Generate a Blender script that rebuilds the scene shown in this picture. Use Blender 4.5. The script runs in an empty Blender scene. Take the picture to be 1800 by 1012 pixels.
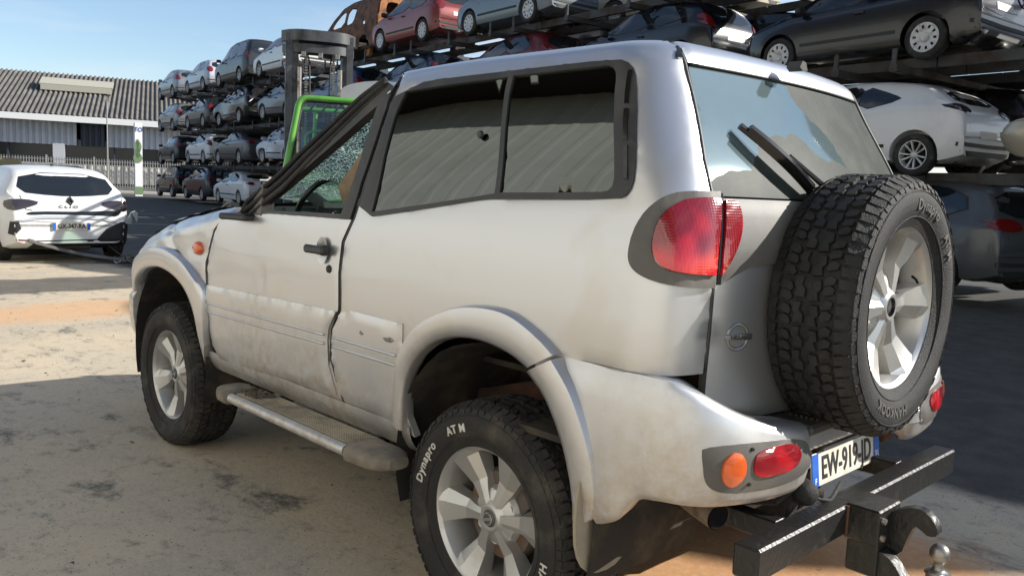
import bpy, bmesh, math, random
from mathutils import Vector, Matrix, noise
from mathutils.bvhtree import BVHTree
from mathutils.geometry import delaunay_2d_cdt
scene = bpy.context.scene
C = scene.collection
PI = math.pi
# ------------------------------------------------------------------ camera
cam_d = bpy.data.cameras.new('camera'); cam = bpy.data.objects.new('camera', cam_d); C.objects.link(cam)
scene.camera = cam
yaw, pitch, roll = math.radians(-44.18), math.radians(6.748), math.radians(2.444)
fw = Vector((math.cos(yaw)*math.cos(pitch), math.sin(yaw)*math.cos(pitch), -math.sin(pitch)))
rt = Vector((math.sin(yaw), -math.cos(yaw), 0)); up = rt.cross(fw)
rt2 = rt*math.cos(roll)+up*math.sin(roll); up2 = up*math.cos(roll)-rt*math.sin(roll)
cam.matrix_world = Matrix(((rt2.x, up2.x, -fw.x, -1.8626), (rt2.y, up2.y, -fw.y, 2.5615), (rt2.z, up2.z, -fw.z, 1.4045), (0, 0, 0, 1)))
cam_d.sensor_fit = 'HORIZONTAL'; cam_d.sensor_width = 36; cam_d.lens = 36*1475.6/1800
cam_d.clip_start = 0.05; cam_d.clip_end = 3000
# ------------------------------------------------------------------ light
SUN_EL = math.radians(29.5); SUN_DIR = Vector((-1.12, -1.34, 0)).normalized()   # towards the sun
SUN_DIR = Vector((SUN_DIR.x*math.cos(SUN_EL), SUN_DIR.y*math.cos(SUN_EL), math.sin(SUN_EL)))
world = bpy.data.worlds.new('World'); scene.world = world; world.use_nodes = True
wn = world.node_tree.nodes; wl = world.node_tree.links; wn.clear()
wo = wn.new('ShaderNodeOutputWorld'); wb = wn.new('ShaderNodeBackground'); sky = wn.new('ShaderNodeTexSky')
sky.sky_type = 'NISHITA'; sky.sun_disc = False; sky.sun_elevation = SUN_EL
sky.sun_rotation = math.atan2(SUN_DIR.x, SUN_DIR.y); sky.air_density = 1.0; sky.dust_density = .5; sky.ozone_density = 2.2
wb.inputs['Strength'].default_value = 0.10
wtc = wn.new('ShaderNodeTexCoord'); wmap = wn.new('ShaderNodeMapping'); wmap.inputs['Scale'].default_value = (1.2, 1.2, 5.0)
wno = wn.new('ShaderNodeTexNoise'); wno.inputs['Scale'].default_value = 2.2; wno.inputs['Detail'].default_value = 7; wno.inputs['Roughness'].default_value = .55
wr = wn.new('ShaderNodeValToRGB'); wr.color_ramp.elements[0].position = .46; wr.color_ramp.elements[1].position = .78
wr.color_ramp.elements[1].color = (.75, .75, .75, 1)
wmix = wn.new('ShaderNodeMixRGB'); wmix.inputs['Color2'].default_value = (5.2, 5.3, 5.7, 1)
wl.new(wtc.outputs['Generated'], wmap.inputs['Vector']); wl.new(wmap.outputs['Vector'], wno.inputs['Vector'])
wl.new(wno.outputs['Fac'], wr.inputs['Fac']); wl.new(wr.outputs['Color'], wmix.inputs['Fac'])
wl.new(sky.outputs['Color'], wmix.inputs['Color1']); wl.new(wmix.outputs['Color'], wb.inputs['Color']); wl.new(wb.outputs['Background'], wo.inputs['Surface'])
sun_d = bpy.data.lights.new('sun', 'SUN'); sun = bpy.data.objects.new('sun', sun_d); C.objects.link(sun)
sun_d.energy = 4.4; sun_d.angle = math.radians(.53); sun_d.color = (1, .955, .88)
sun.rotation_euler = (-SUN_DIR).to_track_quat('-Z', 'Y').to_euler()
scene.view_settings.view_transform = 'Standard'; scene.view_settings.look = 'None'
scene.view_settings.exposure = 0.80; scene.view_settings.gamma = 1.0
scene.render.engine = 'CYCLES'
# ------------------------------------------------------------------ helpers
def mesh(name, verts, faces, mats=(), idx=None, smooth=30):
    me = bpy.data.meshes.new(name); me.from_pydata([tuple(v) for v in verts], [], faces)
    for m in (mats if isinstance(mats, (list, tuple)) else [mats]): me.materials.append(m)
    if idx: me.polygons.foreach_set('material_index', idx)
    if smooth:
        me.polygons.foreach_set('use_smooth', [True]*len(me.polygons))
        if smooth < 180: me.set_sharp_from_angle(angle=math.radians(smooth))
    me.update(); return me
def obj(name, me, parent=None, loc=None, rot=None):
    o = bpy.data.objects.new(name, me); C.objects.link(o)
    if parent is not None: o.parent = parent
    if loc is not None: o.location = loc
    if rot is not None: o.rotation_euler = rot
    return o
def thing(name, label, cat, loc=(0, 0, 0), rotz=0, group=None):
    o = obj(name, None, None, loc, (0, 0, rotz)); o['label'] = label; o['category'] = cat
    if group: o['group'] = group
    return o
def tag(o, label, cat, group=None):
    o['label'] = label; o['category'] = cat
    if group: o['group'] = group
    return o
class MB:
    def __init__(s): s.v = []; s.f = []; s.m = []
    def add(s, v, f, m=0):
        n = len(s.v); s.v += [tuple(p) for p in v]; s.f += [tuple(i+n for i in q) for q in f]; s.m += [m]*len(f); return s
    def box(s, c, d, m=0, R=None, bev=0):
        x, y, z = d[0]/2, d[1]/2, d[2]/2
        if bev <= 0:
            v = [(-x,-y,-z),(x,-y,-z),(x,y,-z),(-x,y,-z),(-x,-y,z),(x,-y,z),(x,y,z),(-x,y,z)]
            f = [(0,3,2,1),(4,5,6,7),(0,1,5,4),(1,2,6,5),(2,3,7,6),(3,0,4,7)]
        else:
            b = bev; v = []
            for k in (-1, 1):
                for (a, e) in ((-x+b,-y),(x-b,-y),(x,-y+b),(x,y-b),(x-b,y),(-x+b,y),(-x,y-b),(-x,-y+b)): v.append((a, e, k*(z-b)))
            for k in (-1, 1):
                for (a, e) in ((-x+b,-y+b),(x-b,-y+b),(x-b,y-b),(-x+b,y-b)): v.append((a, e, k*z))
            f = [tuple((i, (i+1) % 8, 8+(i+1) % 8, 8+i)) for i in range(8)]
            for base, ring, fl in ((16, 0, True), (20, 8, False)):
                q = [(base+0, base+1, ring+1, ring+0), (base+1, ring+2, ring+1), (base+1, base+2, ring+3, ring+2), (base+2, ring+4, ring+3),
                     (base+2, base+3, ring+5, ring+4), (base+3, ring+6, ring+5), (base+3, base+0, ring+7, ring+6), (base+0, ring+0, ring+7), (base+3, base+2, base+1, base+0)]
                f += [t if fl else t[::-1] for t in q]
        c = Vector(c)
        v = [(R @ Vector(p) if R is not None else Vector(p))+c for p in v]
        return s.add(v, f, m)
    def tube(s, pts, r, n=10, m=0, caps=True):
        pts = [Vector(p) for p in pts]; rr = r if isinstance(r, (list, tuple)) else [r]*len(pts)
        prev = None; v = []; f = []
        for i, p in enumerate(pts):
            t = (pts[min(i+1, len(pts)-1)]-pts[max(i-1, 0)]).normalized()
            if prev is None: a = t.orthogonal().normalized()
            else: a = (prev-t*prev.dot(t)).normalized()
            prev = a; b = t.cross(a)
            for k in range(n):
                th = 2*PI*k/n; v.append(p+a*math.cos(th)*rr[i]+b*math.sin(th)*rr[i])
        for i in range(len(pts)-1):
            for k in range(n): f.append((i*n+k, i*n+(k+1) % n, (i+1)*n+(k+1) % n, (i+1)*n+k))
        if caps: f.append(tuple(range(n))[::-1]); f.append(tuple((len(pts)-1)*n+k for k in range(n)))
        return s.add(v, f, m)
    def lathe(s, prof, n=32, M=None, m=0, closed=False):   # prof (r, h) about local Y
        v = []; f = []; L = len(prof)
        for k in range(n):
            th = 2*PI*k/n
            for r, h in prof: v.append(Vector((r*math.cos(th), h, r*math.sin(th))))
        for k in range(n):
            for i in range(L if closed else L-1):
                j = (i+1) % L; f.append((k*L+i, k*L+j, ((k+1) % n)*L+j, ((k+1) % n)*L+i))
        if M is not None: v = [M @ p for p in v]
        return s.add(v, f, m)
    def grid(s, fn, nu, nv, m=0, flip=False, wrapu=False):
        v = [fn(i/nu, j/nv) for i in range(nu+1) for j in range(nv+1)]; f = []
        for i in range(nu):
            for j in range(nv):
                a = i*(nv+1)+j; q = (a, a+nv+1, a+nv+2, a+1); f.append(q[::-1] if flip else q)
        return s.add(v, f, m)
    def prism(s, poly, axis, a, b, m=0):      # poly in the two other axes
        n = len(poly); v = []
        for h in (a, b):
            for p, q in poly:
                v.append((h, p, q) if axis == 0 else (p, h, q) if axis == 1 else (p, q, h))
        f = [(i, (i+1) % n, n+(i+1) % n, n+i) for i in range(n)]+[tuple(range(n))[::-1], tuple(range(n, 2*n))]
        return s.add(v, f, m)
    def xf(s, M):
        s.v = [tuple(M @ Vector(p)) for p in s.v]; return s
    def me(s, name, mats, smooth=30, fix=False):
        me = mesh(name, s.v, s.f, mats, s.m, smooth)
        if fix:
            bm = bmesh.new(); bm.from_mesh(me); bmesh.ops.recalc_face_normals(bm, faces=bm.faces); bm.to_mesh(me); bm.free()
        return me
    def build(s, name, mats, parent=None, loc=None, rot=None, smooth=30, fix=True):
        return obj(name, s.me(name, mats, smooth, fix), parent, loc, rot)
def chaikin(p, n=2, closed=True):
    for _ in range(n):
        q = []; L = len(p)
        rng = range(L) if closed else range(L-1)
        if not closed: q.append(p[0])
        for i in rng:
            a, b = p[i], p[(i+1) % L]
            q += [(a[0]*.75+b[0]*.25, a[1]*.75+b[1]*.25), (a[0]*.25+b[0]*.75, a[1]*.25+b[1]*.75)]
        if not closed: q.append(p[-1])
        p = q
    return p
def resample(p, step):
    out = []; L = len(p)
    for i in range(L):
        a, b = p[i], p[(i+1) % L]; d = math.hypot(b[0]-a[0], b[1]-a[1])
        if d < 1e-6: continue
        k = max(1, int(math.ceil(d/step)))
        for j in range(k): out.append((a[0]+(b[0]-a[0])*j/k, a[1]+(b[1]-a[1])*j/k))
    return out
def inside(p, poly):
    x, y = p; c = False; j = len(poly)-1
    for i in range(len(poly)):
        xi, yi = poly[i]; xj, yj = poly[j]
        if (yi > y) != (yj > y) and x < (xj-xi)*(y-yi)/(yj-yi)+xi: c = not c
        j = i
    return c
def cdt(outer, holes=(), step=.03, estep=None, xstep=None):
    estep = estep or step; xs = xstep or step
    loops = [resample(outer, estep)]+[resample(h, estep) for h in holes]
    pts = []; edges = []
    for lp in loops:
        n = len(pts); pts += lp; edges += [(n+i, n+(i+1) % len(lp)) for i in range(len(lp))]
    nb = len(pts); cell = {}
    for p in pts: cell.setdefault((int(p[0]//step), int(p[1]//step)), []).append(p)
    x0, x1 = min(p[0] for p in loops[0]), max(p[0] for p in loops[0]); y0, y1 = min(p[1] for p in loops[0]), max(p[1] for p in loops[0])
    j = 0; y = y0+step*.5
    while y < y1:
        x = x0+xs*(.25 if j % 2 else .75)
        while x < x1:
            if inside((x, y), loops[0]) and not any(inside((x, y), h) for h in loops[1:]):
                ci, cj = int(x//step), int(y//step); ok = True
                for a in (-1, 0, 1):
                    for b in (-1, 0, 1):
                        for q in cell.get((ci+a, cj+b), ()):
                            if (q[0]-x)**2+(q[1]-y)**2 < (.45*step)**2: ok = False
                if ok: pts.append((x, y))
            x += xs
        y += step*.87; j += 1
    r = delaunay_2d_cdt([Vector(p) for p in pts], edges, [], 0, 1e-7)
    V = [(v.x, v.y) for v in r[0]]; T = []
    for t in r[2]:
        c = (sum(V[i][0] for i in t)/3, sum(V[i][1] for i in t)/3)
        if inside(c, loops[0]) and not any(inside(c, h) for h in loops[1:]):
            a, b, d = (V[i] for i in t)
            T.append(t if (b[0]-a[0])*(d[1]-a[1])-(b[1]-a[1])*(d[0]-a[0]) > 0 else t[::-1])
    return V, T
def boundary(T):
    e = {}
    for t in T:
        for i in range(3):
            a, b = t[i], t[(i+1) % 3]
            if (b, a) in e: del e[(b, a)]
            else: e[(a, b)] = 1
    return list(e)
def surf_panel(V, T, fn, off=0., th=.01, edge=.0022, dn=.014, flip=False, disp=None):
    """fn(u,v)->3D; builds top skin, side walls and back skin"""
    B = boundary(T); bset = {a for ab in B for a in ab}
    top = []; bot = []
    for i, (u, v) in enumerate(V):
        p = Vector(fn(u, v)); du = Vector(fn(u+dn, v))-Vector(fn(u-dn, v)); dv = Vector(fn(u, v+dn))-Vector(fn(u, v-dn))
        n = du.cross(dv)
        n = n.normalized() if n.length > 1e-12 else Vector((0, 0, 1))
        if flip: n = -n
        o = off+(disp(p) if disp else 0)
        top.append(p+n*(o-(edge if i in bset else 0))); bot.append(p+n*(o-th))
    n = len(V); f = [(t[::-1] if flip else t) for t in T]
    f += [tuple(i+n for i in (t if flip else t[::-1])) for t in T]
    for a, b in B: f.append((b, a, a+n, b+n) if not flip else (a, b, b+n, a+n))
    return top+bot, f
def hit_panel(V, T, bvh, origin, ux, uy, d, off=.004, th=.012, edge=.001, maxd=10):
    """panel laid on an existing surface: rays start at origin+u*ux+v*uy and run along d"""
    d = Vector(d).normalized(); ux = Vector(ux); uy = Vector(uy); origin = Vector(origin)
    B = boundary(T); bset = {a for ab in B for a in ab}; top = []; bot = []; last = None; miss = []
    for i, (u, v) in enumerate(V):
        o = origin+ux*u+uy*v; loc, nor, k, dist = bvh.ray_cast(o, d, maxd)
        if loc is None: top.append(None); bot.append(None); miss.append(i); continue
        if nor.dot(d) > 0: nor = -nor
        nn = (nor-d*1.0).normalized()
        top.append(loc+nn*(off-(edge if i in bset else 0))); bot.append(loc+nn*(off-th))
    if len(miss) == len(V): return None, None
    n = len(V); ok = set(range(n))-set(miss)
    TT = [t for t in T if all(i in ok for i in t)]
    for i in miss: top[i] = Vector((0, 0, 0)); bot[i] = Vector((0, 0, 0))
    fl = ux.cross(uy).dot(d) > 0
    B = boundary(TT); f = [(t[::-1] if fl else t) for t in TT]
    f += [tuple(i+n for i in (t if fl else t[::-1])) for t in TT]
    for a, b in B: f.append((b, a, a+n, b+n) if not fl else (a, b, b+n, a+n))
    used = sorted({i for q in f for i in q}); mp = {k: j for j, k in enumerate(used)}; al = top+bot
    return [al[i] for i in used], [tuple(mp[i] for i in q) for q in f]
# ------------------------------------------------------------------ materials
def N(nt, typ, **kw):
    n = nt.nodes.new(typ)
    for k, v in kw.items():
        if k in n.inputs: n.inputs[k].default_value = v
        else: setattr(n, k, v)
    return n
def mat(name, col, rough=.5, metal=0., spec=.5, bump=0, bscale=60, var=0, vscale=4, col2=None, thr=(.45, .65), coat=0, emit=None, detail=6, alpha=None):
    m = bpy.data.materials.new(name); m.use_nodes = True; nt = m.node_tree; b = nt.nodes['Principled BSDF']
    b.inputs['Base Color'].default_value = (*col, 1); b.inputs['Roughness'].default_value = rough
    b.inputs['Metallic'].default_value = metal; b.inputs['Specular IOR Level'].default_value = spec
    b.inputs['Coat Weight'].default_value = coat; b.inputs['Coat Roughness'].default_value = .05
    if emit: b.inputs['Emission Color'].default_value = (*col, 1); b.inputs['Emission Strength'].default_value = emit
    if bump or col2 or var:
        tc = N(nt, 'ShaderNodeTexCoord')
    if col2:
        n = N(nt, 'ShaderNodeTexNoise', Scale=vscale, Detail=detail, Roughness=.62); nt.links.new(tc.outputs['Object'], n.inputs['Vector'])
        r = N(nt, 'ShaderNodeValToRGB'); r.color_ramp.elements[0].position = thr[0]; r.color_ramp.elements[1].position = thr[1]
        x = N(nt, 'ShaderNodeMixRGB'); x.inputs['Color1'].default_value = (*col, 1); x.inputs['Color2'].default_value = (*col2, 1)
        nt.links.new(n.outputs['Fac'], r.inputs['Fac']); nt.links.new(r.outputs['Color'], x.inputs['Fac']); nt.links.new(x.outputs['Color'], b.inputs['Base Color'])
        q = N(nt, 'ShaderNodeMath', operation='MULTIPLY_ADD'); q.inputs[1].default_value = .3; q.inputs[2].default_value = rough
        if metal > 0 or coat > 0: nt.links.new(r.outputs['Color'], q.inputs[0]); nt.links.new(q.outputs[0], b.inputs['Roughness'])
    if bump:
        n2 = N(nt, 'ShaderNodeTexNoise', Scale=bscale, Detail=5.); nt.links.new(tc.outputs['Object'], n2.inputs['Vector'])
        bp = N(nt, 'ShaderNodeBump', Strength=bump, Distance=.01); nt.links.new(n2.outputs['Fac'], bp.inputs['Height']); nt.links.new(bp.outputs['Normal'], b.inputs['Normal'])
    return m
def glass(name, tint, refl=.08, rough=.01, rcol=(1, 1, 1)):
    m = bpy.data.materials.new(name); m.use_nodes = True; nt = m.node_tree; nt.nodes.clear()
    o = N(nt, 'ShaderNodeOutputMaterial'); mx = N(nt, 'ShaderNodeMixShader'); t = N(nt, 'ShaderNodeBsdfTransparent'); g = N(nt, 'ShaderNodeBsdfGlossy')
    t.inputs['Color'].default_value = (*tint, 1); g.inputs['Roughness'].default_value = rough; g.inputs['Color'].default_value = (*rcol, 1)
    fr = N(nt, 'ShaderNodeFresnel', IOR=1.5); ma = N(nt, 'ShaderNodeMath', operation='MAXIMUM'); ma.inputs[1].default_value = refl
    nt.links.new(fr.outputs[0], ma.inputs[0]); nt.links.new(ma.outputs[0], mx.inputs[0]); nt.links.new(t.outputs[0], mx.inputs[1]); nt.links.new(g.outputs[0], mx.inputs[2])
    nt.links.new(mx.outputs[0], o.inputs['Surface']); return m
M = {}
M['rubber'] = mat('rubber', (.022, .021, .020), .75, spec=.3, bump=.35, bscale=90, col2=(.075, .066, .052), vscale=7, thr=(.5, .72))
M['rubber_clean'] = mat('rubber_clean', (.013, .013, .013), .62, spec=.35, bump=.5, bscale=260, col2=(.03, .028, .025), vscale=9, thr=(.5, .75))
M['dusty_plastic'] = mat('dusty_plastic', (.13, .115, .09), .8, bump=.1, bscale=200, col2=(.24, .20, .15), vscale=7)
M['letter_dark'] = mat('raised_grey_letter', (.10, .098, .09), .6)
M['letter'] = mat('raised_white_letter', (.52, .50, .45), .7)
M['alloy'] = mat('alloy', (.47, .465, .45), .34, metal=.7, bump=.04, bscale=200, col2=(.40, .37, .32), vscale=9, thr=(.55, .8))
M['alloy_dark'] = mat('alloy_dark', (.10, .10, .10), .5, metal=.5)
M['brake'] = mat('brake_steel', (.12, .10, .085), .6, metal=.5, col2=(.16, .09, .05), vscale=12)
M['black_plastic'] = mat('black_plastic', (.022, .022, .023), .48, bump=.08, bscale=300, col2=(.06, .055, .045), vscale=5, thr=(.5, .8))
M['grey_plastic'] = mat('grey_plastic', (.085, .08, .073), .55, bump=.08, bscale=400, col2=(.13, .12, .105), vscale=5)
M['gloss_black'] = mat('gloss_black', (.01, .01, .011), .12)
M['dark'] = mat('underbody', (.018, .016, .014), .9, bump=.4, bscale=15, col2=(.06, .045, .03), vscale=6)
M['rust'] = mat('rust_brown', (.10, .045, .022), .85, bump=.4, bscale=40, col2=(.035, .02, .014), vscale=5)
M['rust_orange'] = mat('rust_orange', (.36, .15, .05), .85, bump=.3, bscale=40, col2=(.10, .045, .022), vscale=4)
M['black_steel'] = mat('black_steel', (.012, .012, .012), .38, metal=.0, bump=.3, bscale=60, col2=(.065, .05, .036), vscale=14, thr=(.56, .85), var=1)
M['steel'] = mat('steel', (.32, .31, .29), .35, metal=.9, bump=.1, bscale=40, col2=(.16, .13, .1), vscale=14)
M['chrome'] = mat('chrome', (.7, .7, .7), .12, metal=1)
M['exhaust'] = mat('exhaust_metal', (.30, .24, .18), .5, metal=.6, col2=(.16, .12, .085), vscale=20)
M['cloth'] = mat('seat_cloth', (.03, .033, .036), .95)
M['dash'] = mat('dashboard_plastic', (.035, .037, .038), .6, bump=.2, bscale=100)
M['beige'] = mat('beige_trim', (.32, .25, .17), .9, bump=.5, bscale=12, col2=(.20, .15, .10), vscale=6)
M['red_lens'] = mat('red_lens', (.62, .012, .02), .12, spec=.6, coat=1)
M['amber'] = mat('amber_lens', (.62, .10, .015), .18, coat=1)
M['clear_lens'] = mat('clear_lens', (.55, .55, .55), .12, coat=1)
M['white_plate'] = mat('plate_white', (.70, .66, .56), .45, col2=(.6, .56, .46), vscale=15)
M['plate_blue'] = mat('plate_blue', (.02, .12, .50), .4)
M['ink'] = mat('black_ink', (.02, .02, .02), .5)
M['ink_white'] = mat('white_ink', (.8, .8, .8), .5)
M['ink_red'] = mat('red_ink', (.5, .03, .03), .5)
M['glass_tint'] = glass('tinted_glass', (.05, .062, .055), .155, .012, (.80, .86, .82))
M['glass_dark'] = mat('dark_window', (.012, .015, .018), .04, spec=.7)
import math
TB=[(.45,.45,.80,-.68,.12),(.60,.60,.832,-.72,.13),(.80,.80,.848,-.735,.13),(.95,.95,.853,-.74,.13),(1.10,1.10,.853,-.74,.13),
(1.25,1.25,.843,-.735,.13),(1.325,1.325,.825,-.722,.134),(1.40,1.40,.8045,-.70,.138),(1.475,1.475,.782,-.670,.141),(1.55,1.55,.7575,-.632,.143),(1.625,1.625,.731,-.590,.143),(1.70,1.70,.7035,-.547,.14),(1.76,1.76,.682,-.515,.13),
(1.80,1.80,.662,-.495,.125),(1.84,1.830,.628,-.465,.125),(1.90,1.852,.56,-.405,.13),(2.0,1.866,.44,-.30,.14),(2.2,1.873,.2,-.05,.14),(2.4,1.875,.02,.3,.015)]
def hermite(tb,t):
    n=len(tb)
    if t<=tb[0][0]: return tb[0][1:]
    if t>=tb[-1][0]: return tb[-1][1:]
    i=0
    while tb[i+1][0]<t: i+=1
    x0,x1=tb[i][0],tb[i+1][0]; h=x1-x0; u=(t-x0)/h
    out=[]
    for k in range(1,len(tb[0])):
        y0,y1=tb[i][k],tb[i+1][k]; d=(y1-y0)/h
        dp=(y0-tb[i-1][k])/(x0-tb[i-1][0]) if i>0 else d
        dn=(tb[i+2][k]-y1)/(tb[i+2][0]-x1) if i+2<n else d
        m0=(dp+d)/2; m1=(dn+d)/2
        out.append((2*u**3-3*u*u+1)*y0+(u**3-2*u*u+u)*h*m0+(-2*u**3+3*u*u)*y1+(u**3-u*u)*h*m1)
    return tuple(out)
def taper(x):
    return 1-.055*max(0,(x-1.9)/1.2)**2 if x>1.9 else 1.0
def S(s,t):
    sg=1 if s>=0 else -1; s=abs(s)
    z,w,xr,rc=hermite(TB,t)
    a=w-rc
    if s<.6:
        y=a*s/.6; x=xr
    elif s<.9:
        th=(s-.6)/.3*math.pi/2; y=a+rc*math.sin(th); x=xr+rc*(1-math.cos(th))
    else:
        x=xr+rc+(s-.9); y=w*taper(x)
    bow=.07*(min(y,.75)/.7)**2 if x<xr+rc+.25 else .07*(min(w,.75)/.7)**2
    k=1 if s<.9 else max(0,1-(s-.9)/.35)
    x+=bow*k
    if z>1.5 and x>.3: z-=.06*(x-.3)**2*(z-1.5)/.35
    return (x,sg*y,z)
# ================================================================== ground (first draft)
def ground_mat():
    m = bpy.data.materials.new('yard_ground'); m.use_nodes = True; nt = m.node_tree; b = nt.nodes['Principled BSDF']; L = nt.links.new
    tc = N(nt, 'ShaderNodeTexCoord'); b.inputs['Roughness'].default_value = .88; b.inputs['Specular IOR Level'].default_value = .3
    def noise_ramp(scale, p0, p1, detail=6., loc=(0, 0, 0), sc=(1, 1, 1), rough=.6, dist=0.):
        mp = N(nt, 'ShaderNodeMapping'); mp.inputs['Location'].default_value = loc; mp.inputs['Scale'].default_value = sc; L(tc.outputs['Object'], mp.inputs['Vector'])
        n = N(nt, 'ShaderNodeTexNoise', Scale=scale, Detail=detail, Roughness=rough, Distortion=dist); L(mp.outputs['Vector'], n.inputs['Vector'])
        r = N(nt, 'ShaderNodeMapRange'); r.inputs['From Min'].default_value = p0; r.inputs['From Max'].default_value = p1; r.interpolation_type = 'SMOOTHSTEP'; L(n.outputs['Fac'], r.inputs['Value']); return r.outputs[0], n.outputs['Fac']
    def mixc(f, a, c):
        x = N(nt, 'ShaderNodeMixRGB')
        L(f, x.inputs['Fac'])
        if isinstance(a, tuple): x.inputs['Color1'].default_value = (*a, 1)
        else: L(a, x.inputs['Color1'])
        if isinstance(c, tuple): x.inputs['Color2'].default_value = (*c, 1)
        else: L(c, x.inputs['Color2'])
        return x.outputs['Color']
    def math_(op, a, b_=None, c_=None):
        x = N(nt, 'ShaderNodeMath', operation=op)
        for i, q in enumerate((a, b_, c_)):
            if q is None: continue
            if isinstance(q, (int, float)): x.inputs[i].default_value = q
            else: L(q, x.inputs[i])
        return x.outputs[0]
    f1, _ = noise_ramp(.9, .38, .62, 8., (3, 1, 0))
    col = mixc(f1, (.52, .425, .30), (.42, .36, .27))
    fh, _ = noise_ramp(.55, .45, .65, 6., (2, 7, 0)); col = mixc(math_('MULTIPLY', fh, .45) if False else fh, col, mixc(f1, (.48, .405, .30), (.42, .36, .275)))
    f2, _ = noise_ramp(1.9, .54, .66, 10., (7.3, 2.1, 0), (1, 1.5, 1), rough=.72)         # dark oil stains
    col = mixc(f2, col, (.11, .10, .085))
    f3, n3 = noise_ramp(26, .40, .80, 8., rough=.75); col = mixc(f3, col, (.50, .445, .36))
    f5, _ = noise_ramp(7, .50, .74, 9., (4, 4, 0), rough=.8); col = mixc(f5, col, (.20, .18, .145))
    f6, _ = noise_ramp(1.1, .60, .68, 8., (12, 3, 0), (.35, 1.4, 1), .75); col = mixc(math_('MULTIPLY', f6, .6), col, (.16, .14, .11))
    f7, _ = noise_ramp(34, .62, .70, 9., (5, 5, 0), rough=.8); col = mixc(math_('MULTIPLY', f7, .7), col, (.13, .115, .09))
    f4, _ = noise_ramp(75, .60, .68, 5.); col = mixc(f4, col, (.10, .09, .08))
    # sandy orange spill: a patch behind the car and a streak before the white car
    sp = N(nt, 'ShaderNodeSeparateXYZ'); L(tc.outputs['Object'], sp.inputs[0])
    X, Y = sp.outputs['X'], sp.outputs['Y']
    _, wob = noise_ramp(1.3, 0, 1, 6., (9, 4, 0))
    wv = math_('MULTIPLY', math_('SUBTRACT', wob, .5), 2.4)
    def blob(cx, cy, rx, ry, soft=.35, wa=1.0):
        dx = math_('DIVIDE', math_('SUBTRACT', X, cx), rx); dy = math_('DIVIDE', math_('SUBTRACT', Y, cy), ry)
        d = math_('SQRT', math_('ADD', math_('MULTIPLY', dx, dx), math_('MULTIPLY', dy, dy)))
        d = math_('ADD', d, math_('MULTIPLY', wv, wa))
        r = N(nt, 'ShaderNodeMapRange'); r.inputs['From Min'].default_value = 1+soft/2; r.inputs['From Max'].default_value = 1-soft/2; r.interpolation_type = 'SMOOTHSTEP'; L(d, r.inputs['Value']); return r.outputs[0]
    sand = mixc(f3, (.50, .27, .13), (.60, .38, .21))
    col = mixc(blob(-.35, -.25, .85, .95, .5, .6), col, sand)
    col = mixc(math_('MULTIPLY', blob(7.2, .6, .55, 4., .8, .8), .75), col, (.56, .34, .18))
    # asphalt colour far off, to the right, and in a band across
    def band(v, a, e, s=.15):
        r = N(nt, 'ShaderNodeMapRange'); r.inputs['From Min'].default_value = a; r.inputs['From Max'].default_value = e; r.interpolation_type = 'SMOOTHSTEP'; L(v, r.inputs['Value']); return r.outputs[0]
    yy = math_('ADD', Y, math_('MULTIPLY', wv, .35))
    fa_, _ = noise_ramp(3.5, .35, .7, 8., (1, 8, 0)); asph = mixc(fa_, (.056, .053, .048), (.088, .083, .074)); asph = mixc(f4, asph, (.16, .15, .14))
    xx = math_('ADD', X, math_('MULTIPLY', wv, .25))
    right = band(yy, -1.75, -2.1)
    far = band(xx, 13.3, 13.5)
    col = mixc(math_('MAXIMUM', right, far), col, asph)
    bd1 = math_('MULTIPLY', band(xx, 8.6, 8.75), band(xx, 10.1, 9.95)); col = mixc(math_('MULTIPLY', bd1, .85), col, asph)
    L(col, b.inputs['Base Color'])
    bp = N(nt, 'ShaderNodeBump', Strength=.35, Distance=.01); L(n3, bp.inputs['Height']); bp2 = N(nt, 'ShaderNodeBump', Strength=.25, Distance=.02); L(wob, bp2.inputs['Height']); L(bp.outputs['Normal'], bp2.inputs['Normal']); L(bp2.outputs['Normal'], b.inputs['Normal'])
    return m
M['ground'] = ground_mat()
b = MB(); b.add([(-60, -160, 0), (400, -160, 0), (400, 120, 0), (-60, 120, 0)], [(0, 1, 2, 3)])
g_ = b.build('ground', M['ground'], smooth=0, fix=False); g_['kind'] = 'structure'
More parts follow.
